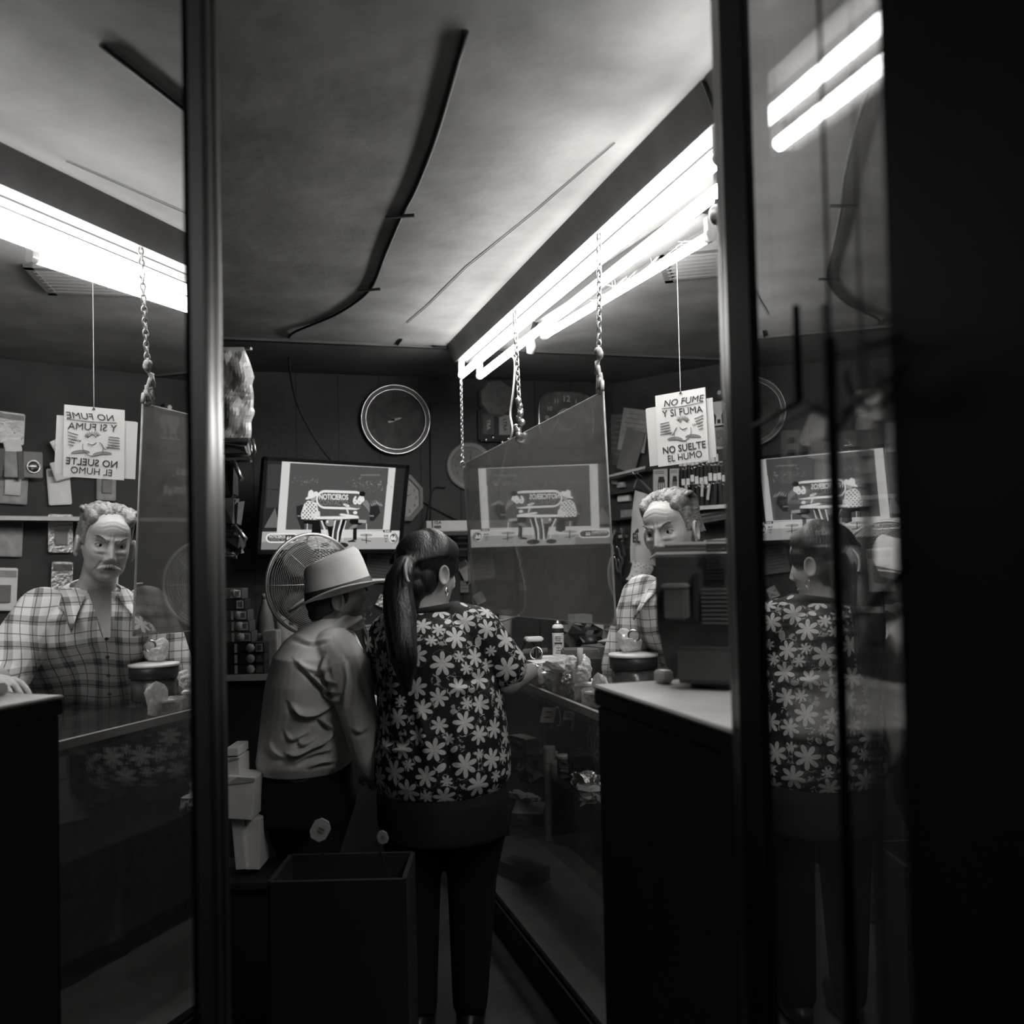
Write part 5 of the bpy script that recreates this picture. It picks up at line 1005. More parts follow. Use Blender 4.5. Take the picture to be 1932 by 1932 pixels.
MB().tube(smooth([PY(680, 1172, 4.85), PY(686, 1184, 4.85), PY(694, 1206, 4.85), PY(700, 1224, 4.85), np.array((gl_[0]+.02, 4.85, .96))]), .011, 10).build('stem', chrome, t); MB().lathe([(.06, 0), (.06, .012), (.012, .02), (0, .02)], (gl_[0]+.02, 4.85, .943), n=24).build('base', black, t)
# faint things behind the left display glass
for k, (px, py, w2, h2, m, lb) in enumerate([(75, 700, 30, 120, mid, 'tall pale streaky fabric hanging in the left display'), (70, 1000, 60, 40, greyp, 'pale folded packet in the left display'), (110, 1420, 40, 150, mid, 'long pale cloth hanging low in the left display'), (90, 520, 40, 70, mid, 'pale carton high in the left display')]):
    c = hit(px, py, LP(1.4, -.36), LN); d = (c-EYE) @ cf; q = MB(); bm = bmesh.new(); bmesh.ops.create_icosphere(bm, subdivisions=3, radius=1); v = np.array([a.co[:] for a in bm.verts]); f = [[a.index for a in z.verts] for z in bm.faces]; bm.free()
    R_ = face_frame(LN); s_ = np.array((w2*d/F*.9, .03, h2*d/F*.5)); v = np.sign(v)*np.abs(v)**.7*s_; v[:, 1] += .008*np.sin(v[:, 0]*180+v[:, 2]*30); q.add(v @ R_.T+c, f, 0, True); tag(q.build('display_cloth', m), lb, 'cloth')
# ================================================================ PEOPLE
def attr_mat(name, kind):
    m = bpy.data.materials.new(name); m.use_nodes = True; nt = m.node_tree; N = nt.nodes; L = nt.links; b = N['Principled BSDF']; b.inputs['Roughness'].default_value = .75; b.inputs['Specular IOR Level'].default_value = .25
    def math_(op, a, b_=None):
        n = N.new('ShaderNodeMath'); n.operation = op
        for i, x in enumerate((a, b_)):
            if x is None: continue
            if isinstance(x, (int, float)): n.inputs[i].default_value = x
            else: L.new(x, n.inputs[i])
        return n.outputs[0]
    at = N.new('ShaderNodeAttribute'); at.attribute_name = 'pat'; sp = N.new('ShaderNodeSeparateXYZ'); L.new(at.outputs['Vector'], sp.inputs[0]); x, y, z = sp.outputs
    tc = N.new('ShaderNodeTexCoord'); nz = N.new('ShaderNodeTexNoise'); nz.inputs['Scale'].default_value = 300; L.new(tc.outputs['Object'], nz.inputs['Vector'])
    if kind == 'plaid':
        def band(c, per, wd, off): return math_('LESS_THAN', math_('MODULO', math_('ADD', c, 10+off), per), wd)
        v = .66
        a = math_('MULTIPLY', math_('ADD', band(x, .078, .026, 0), band(y, .078, .026, .02)), .30)
        l = math_('MAXIMUM', band(x, .039, .0028, .03), band(y, .039, .0028, .012))
        g = math_('MULTIPLY', math_('SUBTRACT', .72, math_('MULTIPLY', a, .9)), math_('SUBTRACT', 1.0, math_('MULTIPLY', l, .72)))
    else:
        r = math_('SQRT', math_('ADD', math_('MULTIPLY', x, x), math_('MULTIPLY', y, y))); ang = math_('ARCTAN2', y, x)
        pet = math_('POWER', math_('ABSOLUTE', math_('COSINE', math_('MULTIPLY', ang, 3.5))), .75)
        k0 = math_('LESS_THAN', r, math_('ADD', .16, math_('MULTIPLY', pet, .82)))
        lx = math_('MULTIPLY', x, 1.15); ly = math_('MULTIPLY', y, 1.9); k1 = math_('LESS_THAN', math_('ADD', math_('MULTIPLY', lx, lx), math_('MULTIPLY', ly, ly)), .8)
        n2 = N.new('ShaderNodeTexNoise'); n2.inputs['Scale'].default_value = 85; L.new(tc.outputs['Object'], n2.inputs['Vector'])
        k2 = math_('MULTIPLY', math_('LESS_THAN', r, .9), math_('GREATER_THAN', n2.outputs[0], .52))
        is1 = math_('MULTIPLY', math_('GREATER_THAN', z, .5), math_('LESS_THAN', z, 1.5)); is2 = math_('GREATER_THAN', z, 1.5); is0 = math_('LESS_THAN', z, .5)
        mk = math_('ADD', math_('ADD', math_('MULTIPLY', k0, is0), math_('MULTIPLY', k1, is1)), math_('MULTIPLY', math_('MULTIPLY', k2, is2), .6))
        mk = math_('MULTIPLY', mk, math_('ADD', .55, math_('MULTIPLY', nz.outputs[0], .8)))
        g = math_('ADD', .012, math_('MULTIPLY', mk, .52))
    mx = N.new('ShaderNodeMixRGB'); mx.blend_type = 'MULTIPLY'; mx.inputs[0].default_value = 1; mx.inputs[2].default_value = (*TINT, 1); L.new(g, mx.inputs[1]); L.new(mx.outputs[0], b.inputs['Base Color'])
    bp = N.new('ShaderNodeBump'); bp.inputs['Strength'].default_value = .15; bp.inputs['Distance'].default_value = .002; L.new(nz.outputs[0], bp.inputs['Height']); L.new(bp.outputs[0], b.inputs['Normal'])
    return m
def skin_mat(name, g, rough=.5):
    m = mat(name, g, rough, var=.10, scale=30, bump=.12, bscale=260, spec=.35); nt = m.node_tree; N = nt.nodes; L = nt.links; b = N['Principled BSDF']
    at = N.new('ShaderNodeAttribute'); at.attribute_name = 'tone'; mx = N.new('ShaderNodeMixRGB'); mx.blend_type = 'MULTIPLY'; mx.inputs[0].default_value = 1
    src = b.inputs['Base Color'].links[0].from_socket; L.new(src, mx.inputs[1]); L.new(at.outputs['Fac'], mx.inputs[2]); L.new(mx.outputs[0], b.inputs['Base Color']); return m
def limb(q, pts, rad, n=16):
    pts = [np.asarray(p, float) for p in pts]
    for i, p in enumerate(pts):
        q.ell(p, rad[i], None, n, 10)
        if i: q.cyl(pts[i-1], p, rad[i-1], rad[i], n)
def loft(q, rings, n=28, ex=2.0):
    # rings: (centre, vector a, vector b); closed with flat ends
    v = []
    for c, a, b in rings:
        for t_ in np.linspace(0, 2*math.pi, n, endpoint=False):
            ct, st = math.cos(t_), math.sin(t_); ct = math.copysign(abs(ct)**(2/ex), ct); st = math.copysign(abs(st)**(2/ex), st); v.append(np.asarray(c)+np.asarray(a)*ct+np.asarray(b)*st)
    k = len(rings)
    q.add(np.array(v), [(i*n+j, i*n+(j+1) % n, (i+1)*n+(j+1) % n, (i+1)*n+j) for i in range(k-1) for j in range(n)]+[tuple(range(n))[::-1], tuple((k-1)*n+j for j in range(n))], 0, True)
def fuse(q, name, voxel, m, parent, smooth=4, post=None, fac=.5):
    me = q.mesh('tmp'); bm = bmesh.new(); bm.from_mesh(me); bmesh.ops.recalc_face_normals(bm, faces=bm.faces[:]); bm.to_mesh(me); bm.free()
    o = bpy.data.objects.new('tmp', me); COL.objects.link(o)
    r = o.modifiers.new('r', 'REMESH'); r.mode = 'VOXEL'; r.voxel_size = voxel; r.use_smooth_shade = True
    if smooth: s_ = o.modifiers.new('s', 'SMOOTH'); s_.factor = fac; s_.iterations = smooth
    dg = bpy.context.evaluated_depsgraph_get(); me2 = bpy.data.meshes.new_from_object(o.evaluated_get(dg), preserve_all_data_layers=False, depsgraph=dg)
    bpy.data.objects.remove(o); bpy.data.meshes.remove(me); me2.name = name
    n = len(me2.vertices); co = np.zeros(n*3); me2.vertices.foreach_get('co', co); co = co.reshape(-1, 3); nr = np.zeros(n*3); me2.vertices.foreach_get('normal', nr); nr = nr.reshape(-1, 3)
    if post:
        co = post(co, nr, me2); me2.vertices.foreach_set('co', np.ascontiguousarray(co).ravel()); me2.update()
    me2.materials.clear(); me2.polygons.foreach_set('use_smooth', [True]*len(me2.polygons)); me2.polygons.foreach_set('material_index', [0]*len(me2.polygons))
    return link(name, me2, m, parent)
def set_attr(me, nm, a):
    a = np.asarray(a, np.float32)
    if a.ndim == 1: me.attributes.new(nm, 'FLOAT', 'POINT').data.foreach_set('value', a)
    else: me.attributes.new(nm, 'FLOAT_VECTOR', 'POINT').data.foreach_set('vector', a.ravel())
class Head:
    def __init__(s, C, fwd, up, k=1.0):
        s.C = np.asarray(C, float); s.f = nrm(fwd); s.r = nrm(np.cross(s.f, up)); s.u = np.cross(s.r, s.f); s.k = k; s.R = np.stack([s.r, s.f, s.u], 1)
    def w(s, x, y, z): return s.C+s.k*(s.r*x+s.f*y+s.u*z)
    def loc(s, p): return ((p-s.C) @ s.R)/s.k
    def prims(s, q, male=True):
        k = s.k; E_ = lambda c, r, R_=None: q.ell(s.w(*c), np.asarray(r)*k, s.R if R_ is None else s.R @ R_, 24, 16)
        E_((0, -.02, .036), (.077, .096, .086)); E_((0, .022, -.012), (.066, .064, .082)); E_((0, .016, -.060), (.062 if male else .052, .060, .052)); E_((0, .048, -.088), (.034 if male else .026, .032, .026))
        E_((0, .045, .045), (.060, .042, .045)); E_((0, -.01, -.02), (.068, .06, .06))
        for g in (-1, 1):
            Re = rotz(-g*.35); E_((g*.078, -.012, -.012), (.006, .016, .028), Re); q.torus(s.w(g*.085, -.013, -.010), s.R @ Re @ rotz(math.pi/2) @ rotz(g*.25), .0165*k, .0052*k, 24, 10, 0, 1, 1.7); E_((g*.083, -.006, -.036), (.006, .009, .010), Re)
    def shape(s, co, frown=0.0, age=0.0, me=None, male=True):
        L_ = s.loc(co); x, y, z = L_.T; ax = np.abs(x); head_ = (np.abs(z) < .15) & (ax < .12) & (np.abs(y) < .15)
        # soften the skull (not the ears) so the volumes flow into each other
        ne = len(me.edges); ed = np.zeros(ne*2, np.int32); me.edges.foreach_get('vertices', ed); ed = ed.reshape(-1, 2); ed = ed[head_[ed[:, 0]] & head_[ed[:, 1]]]
        wgt = np.clip((.073-ax)/.006, 0, 1)*head_*np.clip((z+.135)/.02, 0, 1); c = co.copy(); n = len(co)
        deg = np.bincount(ed[:, 0], minlength=n)+np.bincount(ed[:, 1], minlength=n); dg_ = np.maximum(deg, 1)
        for _ in range(34):
            av = np.stack([np.bincount(ed[:, 0], c[ed[:, 1], i], n)+np.bincount(ed[:, 1], c[ed[:, 0], i], n) for i in range(3)], 1)/dg_[:, None]
            c += (av-c)*(wgt*.6*(deg > 0))[:, None]
        co = c; L_ = s.loc(co); x, y, z = L_.T; ax = np.abs(x)
        G = lambda cx, cz, sx, sz: np.exp(-((ax-cx)/sx)**2-((z-cz)/sz)**2)
        m_ = 1 if male else .55; d = np.zeros(n)
        d += .006*m_*G(.030, .021, .020, .008)+.003*m_*G(0, .022, .012, .012)+.005*G(.048, -.030, .018, .016)
        d -= .012*G(.031, .001, .015, .0115); d -= .004*G(.062, .02, .012, .03)
        hz = np.interp(z, [-.056, -.050, -.044, -.036, -.020, 0, .018, .03], [0, .006, .018, .0255, .0175, .009, .003, 0]); wz = np.interp(z, [-.05, -.038, -.01, .02], [.0135, .0125, .0095, .012])
        d += hz*np.exp(-(x/wz)**2)+.009*G(.0145, -.042, .0062, .0065)
        d += .006*np.exp(-(x/.030)**2-((z+.066)/.020)**2)+.0038*np.exp(-(x/.021)**2-((z+.0635)/.0042)**2)+.0050*np.exp(-(x/.018)**2-((z+.0775)/.0050)**2)-.0055*np.exp(-(x/.023)**2-((z+.0705)/.0020)**2)
        d += .006*np.exp(-(x/.020)**2-((z+.099)/.012)**2)-.003*np.exp(-(x/.02)**2-((z+.087)/.005)**2)
        if age:
            for zz in (.056, .068, .080): d -= .0010*age*np.exp(-((z-zz-.005*np.cos(x*75))/.0024)**2)*np.clip((.05-ax)/.01, 0, 1)
            d += .0034*G(.031, -.0165, .017, .0050)-.0026*G(.031, -.0265, .018, .0034)
            t_ = (z+.040)/-.045; nl = np.exp(-((ax-(.019+.022*np.clip(t_, 0, 1.3)))/.0034)**2)*np.clip((-.032-z)/.006, 0, 1)*np.clip((z+.094)/.008, 0, 1); d -= .0034*age*nl
            d += .0036*np.exp(-((ax-.036)/.014)**2-((z+.058)/.020)**2)-.003*np.exp(-((ax-.006)/.0024)**2-((z-.024)/.010)**2)*frown
            d += .0035*np.exp(-((ax-.015)/.010)**2-((z-.018)/.006)**2)*frown
        w_ = np.clip((y-.025)/.02, 0, 1)*head_
        co = co+np.outer(d*w_*s.k, s.f)
        ear = (ax > .078) & head_; hol = np.exp(-((z+.010)/.016)**2-((y+.010)/.008)**2); sg = np.sign(x); return co-np.outer(np.where(ear, .006*hol*sg, 0)*s.k, s.r)
    def face(s, parent, skinm, browm, frown=0.0, lid=.35, look=(0, 0)):
        k = s.k
        for g in (-1, 1):
            c = s.w(g*.031, .0575, .0015); e = MB().ell(c, .0122*k, s.R, 20, 14).build('eye', eyew, parent)
            gz = nrm(s.f+s.r*look[0]+s.u*look[1]); MB().ell(c+gz*.0072*k, np.array((.0068, .0058, .0066))*k, s.R, 16, 10).build('iris', irism, e)
            for nm, sg, am in (('upper_lid', 1, lid), ('lower_lid', -1, .55)):
                q = MB(); pr = []
                for i in range(9):
                    a = math.pi*(i/8); row = []
                    for j in range(6):
                        e_ = am+(1.45-am)*j/5; row.append(c+k*.0136*(s.r*math.cos(a)*math.cos(e_*.0)*1.08*math.cos(e_)**.3 if False else s.r*math.cos(a)*1.12)+k*.0136*math.sin(a)*(s.f*math.cos(e_)+s.u*sg*math.sin(e_)))
                    pr.append(row)
                v = np.array(pr).reshape(-1, 3); q.add(v, [(i*6+j, i*6+j+1, i*6+7+j, i*6+6+j) for i in range(8) for j in range(5)], 0, True); o = q.build(nm, skinm, parent); set_attr(o.data, 'tone', np.full(len(v), .85)); md = o.modifiers.new('s', 'SOLIDIFY'); md.thickness = .0012*k
            q = MB()
            for i in range(26):
                u_ = i/25; bx = .013+.031*u_; bz = .0215+.011*math.sin(u_*2.2)-frown*.009*(1-u_)+random.uniform(-.0015, .0015)
                p = s.w(g*bx, (.089 if frown else .085)-.018*u_**1.5, bz-.002); q.tube([p-s.f*.004*k, p+k*(s.r*g*.004+s.u*.002+s.f*.003), p+k*(s.r*g*.010+s.u*.0015)], [.0014*k, .0012*k, .0004], 5)
            q.build('eyebrow', browm, parent)
eyew = mat('eye_white', .42, .15, var=.02); irism = mat('iris', .01, .1)
skinA = skin_mat('weathered_skin', .40); skinB = skin_mat('tan_skin', .24); skinC = skin_mat('smooth_skin', .36)
def hand(q, wrist, d, up, k=1.0, curl=.5, thumb=1, spread=1.0):
    # palm and five curled fingers; d: direction wrist->fingers, up: back of the hand
    d = nrm(d); up = nrm(up-np.dot(up, d)*d); s_ = np.cross(d, up)*thumb
    q.ell(wrist+d*.045*k, np.array((.042, .05, .016))*k, np.stack([s_, d, up], 1), 18, 12); limb(q, [wrist-d*.01, wrist+d*.02*k], [.026*k, .026*k])
    for i, (o_, ln, r_) in enumerate(((.030, .072, .0088), (.010, .082, .009), (-.010, .076, .0086), (-.029, .060, .0076))):
        b_ = wrist+d*.084*k+s_*o_*k; dd = nrm(d+s_*o_*4*spread); c1 = curl*(1+.08*i)
        p1 = b_+k*ln*.45*nrm(dd*math.cos(c1)-up*math.sin(c1)); p2 = p1+k*ln*.32*nrm(dd*math.cos(c1*2)-up*math.sin(c1*2)); p3 = p2+k*ln*.23*nrm(dd*math.cos(c1*2.6)-up*math.sin(c1*2.6))
        limb(q, [b_-dd*.02, b_, p1, p2, p3], [r_*k*1.1, r_*k*1.08, r_*k, r_*k*.92, r_*k*.8], 10)
    b_ = wrist+d*.02*k+s_*.028*k; p1 = b_+k*.035*nrm(d*.8+s_*.75-up*.3); p2 = p1+k*.03*nrm(d+s_*.2-up*.4); limb(q, [b_, p1, p2, p2+k*.018*nrm(d-s_*.1-up*.3)], [.014*k, .0115*k, .0105*k, .009*k], 10)
def fold_post(folds, amp_noise=.004, seed=0):
    # sculpted creases: polylines traced where the cloth is gathered, raised along the ridge and sunk beside it
    def f(co, nr, me):
        out = co.copy(); v = co-EYE; dep = v @ cf; px = CX+F*(v @ cr)/dep; py = CY-F*(v @ cu)/dep; facing = np.clip(-(nr*(v/np.linalg.norm(v, axis=1)[:, None])).sum(1)*1.6, 0, 1)
        disp = np.zeros(len(co))
        for pts, wd, amp in folds:
            pts = smooth([(a, b, 0) for a, b in pts], 5)[:, :2]; best = np.full(len(co), 1e9); side = np.zeros(len(co)); tt = np.zeros(len(co)); n = len(pts)-1
            for i in range(n):
                a, b = pts[i], pts[i+1]; ab = b-a; l2 = ab @ ab+1e-9; t_ = np.clip(((px-a[0])*ab[0]+(py-a[1])*ab[1])/l2, 0, 1); dx = px-a[0]-t_*ab[0]; dy = py-a[1]-t_*ab[1]; d_ = np.hypot(dx, dy); m_ = d_ < best
                best = np.where(m_, d_, best); side = np.where(m_, np.sign(ab[0]*dy-ab[1]*dx), side); tt = np.where(m_, (i+t_)/n, tt)
            env = np.sin(np.clip(tt, .02, .98)*math.pi)**.6; sd_ = best*side/wd
            disp += amp*env*(np.exp(-sd_**2)-.75*np.exp(-((sd_-1.9)/1.1)**2))
        rs_ = np.random.default_rng(seed); nz = 0
        for _ in range(7): k_ = rs_.normal(size=3)*(9, 9, 16); nz = nz+np.sin(co @ k_+rs_.uniform(0, 6))
        return out+nr*(disp*facing+nz/7*amp_noise)[:, None]
    return f
black_cloth = mat('black_cloth', .008, .9, var=.3, scale=20); shoe = mat('shoe_leather', .02, .4)
def trousers(parent, hips, wv, dv, zwaist, feet, rth=.095, shoes=True, m=None):
    q = MB(); m = m or black_cloth
    loft(q, [(hips+np.array((0, 0, zwaist-hips[2])), wv, dv), (hips, wv*1.06, dv*1.08), (hips-np.array((0, 0, .12)), wv*1.0, dv*1.02)])
    for sg, ft in feet:
        hp = hips+sg*wv*.5-np.array((0, 0, .05)); kn = (hp+ft)/2+nrm(dv)*.02; kn[2] = .48; limb(q, [hp, kn, np.array((ft[0], ft[1], .09))], [rth, rth*.72, .055])
    o = fuse(q, 'trousers', .009, m, parent, 5)
    for sg, ft in feet:
        fd = nrm(dv*(1, 1, 0)); q = MB(); q.ell(np.array((ft[0], ft[1], .045))+fd*.06, (.048, .14, .045), np.stack([np.cross(fd, (0, 0, 1)), fd, (0, 0, 1.)], 1)); v = q.v[0]; v[:, 2] = np.maximum(v[:, 2], .004); q.build('shoe', shoe, parent)
# ---------------------------------------------------------------- man in the hat
m1 = thing('person', 'man in a pale brimmed hat and pale long-sleeved shirt, seen from behind at the counter', 'person', (0, 0, 0), None); hl_ = P(590, 1450, 3.08); m1.location = Vector((hl_[0], hl_[1], 0)); WLOC[m1.name] = np.array((hl_[0], hl_[1], 0))
ch = nrm(cr*(1, 1, 0)); cfh = nrm(cf*(1, 1, 0)); D1 = 3.08
b1 = math.radians(15); hf = nrm(ch*math.cos(b1)+cfh*math.sin(b1)+np.array((0, 0, .02)))
h1 = Head(P(641, 1127, D1), hf, (0, 0, 1), .98); q = MB(); h1.prims(q)
px2 = lambda n_, d=D1: n_*d/F
limb(q, [h1.w(0, -.02, -.05), h1.w(0, -.045, -.12), P(598, 1215, D1)], [.055, .056, .065])
tb = nrm(ch*.95+cfh*.3); ts = nrm(np.cross((0, 0, 1), tb))      # trunk facing and side
def t1(x, y, hw, hd, d=D1): c = P(x, y, d); return (c, ch*px2(hw), cfh*hd)
loft(q, [t1(600, 1190, 40, .08), t1(596, 1230, 70, .15), t1(592, 1300, 78, .165), t1(585, 1400, 82, .16), t1(575, 1460, 76, .15)])
sh, el, wr = P(634, 1244, 2.99), P(676, 1360, 2.90), P(702, 1452, 2.93); limb(q, [sh, el, wr], [.055, .042, .03]); hand(q, wr, P(722, 1490, 3.0)-wr, -cfh, .95, .5, 1)
sh2, el2, wr2 = P(625, 1238, 3.26), P(690, 1330, 3.32), P(760, 1300, 3.36); limb(q, [sh2, el2, wr2], [.055, .042, .03]); hand(q, wr2, ch+cfh*.3, (0, 0, 1), .95, .4, -1)
def post1(co, nr, me):
    co = h1.shape(co, .3, .7, me); L_ = h1.loc(co); beard = (L_[:, 1] > .0)*(L_[:, 2] < -.045)*(L_[:, 2] > -.13)*(np.abs(L_[:, 0]) < .07); set_attr(me, 'tone', 1-.35*beard*np.random.default_rng(1).uniform(.6, 1, len(co))); return co
fuse(q, 'body', .0036, skinB, m1, 3, post1); h1.face(m1, skinB, black, .2)
# mustache and hair under the hat
hairb = mat('dark_hair', .025, .45, var=.5, scale=60)
q = MB(); q.ell(h1.w(0, -.045, .0), np.array((.078, .07, .07)), h1.R); q.ell(h1.w(0, -.07, -.05), np.array((.05, .035, .03)), h1.R)
for g in (-1, 1): q.ell(h1.w(g*.073, .012, .008), (.008, .012, .028), h1.R)
fuse(q, 'hair', .005, hairb, m1, 2)
q = MB()
for i in range(30): u_ = random.uniform(-1, 1); p = h1.w(u_*.024, .103-.010*abs(u_), -.055-.008*abs(u_)); q.tube([p, p+h1.r*u_*.007-h1.u*.008+h1.f*.002], [.0022, .0009], 5)
q.build('moustache', hairb, m1)
shirtm = mat('pale_shirt', .72, .8, var=.06, scale=10, bump=.15, bscale=500)
q = MB()
def s1(x, y, hw, hd, d=D1, sk=0): c = P(x+sk, y, d); return (c, ch*px2(hw), cfh*hd)
loft(q, [s1(628, 1165, 26, .065), s1(614, 1180, 42, .10), s1(606, 1205, 66, .155), s1(602, 1235, 84, .195), s1(598, 1285, 94, .20), s1(594, 1340, 97, .19), s1(586, 1395, 97, .185), s1(577, 1432, 92, .18), s1(572, 1450, 84, .165)], 40)
limb(q, [P(632, 1228, 2.97), P(655, 1262, 2.92), el+ch*.005, P(694, 1425, 2.92), P(703, 1446, 2.93)], [.075, .074, .056, .045, .041]); limb(q, [P(618, 1225, 3.2), sh2, el2, wr2-ch*.03], [.07, .07, .055, .04])
n_ = nrm(np.array((0, 0, 1.))-ch*.62); bx = nrm(ch-n_*(ch @ n_)); by = np.cross(n_, bx)
pth = np.array([P(636, 1186, D1)+bx*.082*math.cos(a)+by*.070*math.sin(a) for a in np.linspace(.25, 2*math.pi-.25, 34)])
tr_ = np.sin(np.linspace(.12, math.pi-.12, 34))**.4; q.tube(pth, .013*tr_, 10); q.tube(pth+n_*.014, .011*tr_, 10); q.tube(pth-n_*.012+(pth-pth.mean(0))*.12, .013*tr_, 10)
folds = [([(572, 1262), (592, 1278), (612, 1298), (634, 1307)], 4.5, .016), ([(610, 1298), (618, 1314), (634, 1322)], 4, .014), ([(552, 1332), (570, 1346), (592, 1346), (612, 1336), (634, 1321)], 6.5, .020), ([(596, 1352), (612, 1362), (628, 1376)], 4.5, .014),
         ([(542, 1422), (562, 1422), (588, 1408), (612, 1396), (629, 1382)], 6, .020), ([(560, 1398), (575, 1402), (596, 1392)], 5, .010), ([(540, 1384), (552, 1394), (566, 1388), (580, 1380)], 4.5, .010), ([(555, 1438), (575, 1428), (600, 1417), (622, 1414)], 5, .012), ([(585, 1446), (605, 1436), (630, 1436)], 5, .010),
         ([(560, 1248), (575, 1258), (600, 1266), (622, 1258)], 6, .008), ([(613, 1240), (612, 1262), (618, 1280), (628, 1288)], 5, .012), ([(650, 1250), (656, 1280), (653, 1310), (648, 1335)], -6, .010), ([(680, 1262), (690, 1285), (700, 1318)], 5, .005), ([(668, 1375), (680, 1378), (690, 1370)], 6, .007), ([(512, 1215), (550, 1200), (585, 1206)], 6, .004), ([(560, 1205), (590, 1212), (622, 1203)], 4, .004), ([(506, 1400), (520, 1420), (545, 1432)], 6, .006)]
fuse(q, 'shirt', .0042, shirtm, m1, 5, fold_post([(p_, w2_*.78, a_*1.5) for p_, w2_, a_ in folds], .004, 2))
trousers(m1, P(574, 1475, D1), ch*.152, cfh*.145, P(0, 1436, D1)[2], [(1, P(560, 1800, 2.98)), (-1, P(600, 1800, 3.22))])
MB().box(P(640, 1446, D1-.15), (.02, .006, .02)).build('belt_buckle', steel, m1)
# the hat
ht = thing('hat', 'pale felt brimmed hat with dark band on the head of the shirted man', 'hat', h1.w(0, 0, .05))
tp = math.radians(13); hF = nrm(hf*math.cos(tp)+np.array((0, 0, 1))*math.sin(tp)); hU = nrm(np.array((0, 0, 1))*math.cos(tp)-hf*math.sin(tp)); hU = nrm(hU-hF*(hU @ hF)); hR = np.cross(hF, hU)
felt = mat('pale_felt', .58, .85, var=.12, scale=12, bump=.1, bscale=200); bandm = mat('hat_band', .02, .6); hc = P(641, 1118, D1)
def hw_(x, y, z): return hc+hR*x+hF*y+hU*z
nA = 72; rows_ = []
crown = [(.112, .0, 0), (.106, .004, 0), (.104, .03, 0), (.099, .07, 0), (.092, .105, 0), (.080, .122, 0), (.06, .126, 1), (.035, .120, 1), (.0, .112, 1)]
for r_, z_, tp_ in crown:
    row = []
    for a in np.linspace(0, 2*math.pi, nA, endpoint=False):
        x, y = r_*.84*math.cos(a), r_*1.03*math.sin(a); zz = z_
        pinch = .014*math.exp(-((a-1.15)/.35)**2)+.014*math.exp(-((a-1.99)/.35)**2); f_ = min(1, z_/.1); x *= 1-pinch*9*f_; zz += (.016*(y/.11) if z_ > .06 else 0)
        if tp_: zz -= .016*math.exp(-(x/.025)**2)*(1 if r_ < .07 else .5)
        row.append(hw_(x, y, zz))
    rows_.append(row)
brim = []
for r_, t_ in ((.112, 0), (.125, .3), (.145, .6), (.162, .85), (.170, 1), (.168, 1.02)):
    row = []
    for a in np.linspace(0, 2*math.pi, nA, endpoint=False):
        x, y = r_*.92*math.cos(a), r_*1.0*math.sin(a); zz = .022*t_**1.5*abs(math.cos(a))**2.0-.014*t_*max(0, -math.sin(a))**2-.004*t_*max(0, math.sin(a))
        if t_ > 1: zz -= .003
        row.append(hw_(x*(.84/.92+(1-.84/.92)*min(1, t_*2)), y*(1.03-(.03*min(1, t_*2))), zz))
    brim.append(row)
def skinrows(q, rows): k = len(rows); q.add(np.array(rows).reshape(-1, 3), [(i*nA+j, i*nA+(j+1) % nA, (i+1)*nA+(j+1) % nA, (i+1)*nA+j) for i in range(k-1) for j in range(nA)], 0, True)
q = MB(); skinrows(q, rows_); o = q.build('crown', felt, ht); o.modifiers.new('s', 'SOLIDIFY').thickness = .003
q = MB(); skinrows(q, brim); o = q.build('brim', felt, ht); md = o.modifiers.new('s', 'SOLIDIFY'); md.thickness = .004
q = MB(); skinrows(q, [[hw_(math.cos(a)*.84*r_, math.sin(a)*1.03*r_, z_) for a in np.linspace(0, 2*math.pi, nA, endpoint=False)] for r_, z_ in ((.1145, .001), (.1085, .005), (.1075, .026), (.104, .0285))]); q.build('hat_band', bandm, ht)

# ---------------------------------------------------------------- woman in the flowered blouse
D2 = 2.93; c0 = P(835, 1480, D2); m2 = thing('person', 'woman with a dark ponytail in a black blouse printed with pale daisies', 'person', (c0[0], c0[1], 0))
b2 = math.radians(44); wf = nrm(ch*math.cos(b2)+cfh*math.sin(b2)+np.array((0, 0, -.10))); h2 = Head(P(812, 1080, D2), wf, (0, 0, 1), .96); q = MB(); h2.prims(q, False)
limb(q, [h2.w(0, -.02, -.05), h2.w(0, -.035, -.13), P(806, 1170, D2)], [.052, .052, .07])
def t2(x, y, hw, hd, d=D2): return (P(x, y, d), ch*px2(hw, D2), cfh*hd)
loft(q, [t2(812, 1165, 50, .07), t2(816, 1200, 85, .12), t2(826, 1300, 105, .15), t2(834, 1400, 115, .16), t2(836, 1470, 112, .155)])
sh, el, wr = P(898, 1200, 2.92), P(958, 1284, 2.93), P(1000, 1268, 3.16); limb(q, [sh, P(930, 1245, 2.92), el, wr], [.06, .054, .046, .029])
hd_ = P(1028, 1272, 3.24)-wr; hand(q, wr, hd_, (0, 0, 1), .9, .42, -1)
sl_, el2, wr2 = P(735, 1200, 3.02), P(720, 1285, 3.12), P(800, 1290, 3.36); limb(q, [sl_, el2, wr2], [.058, .05, .03]); hand(q, wr2, ch*.6+cfh, (0, 0, 1), .9, .4, 1)
def post2(co, nr, me): co = h2.shape(co, 0, 0, me, False); set_attr(me, 'tone', np.ones(len(co))); return co
fuse(q, 'body', .0034, skinC, m2, 3, post2); h2.face(m2, skinC, hairb, 0, .3)
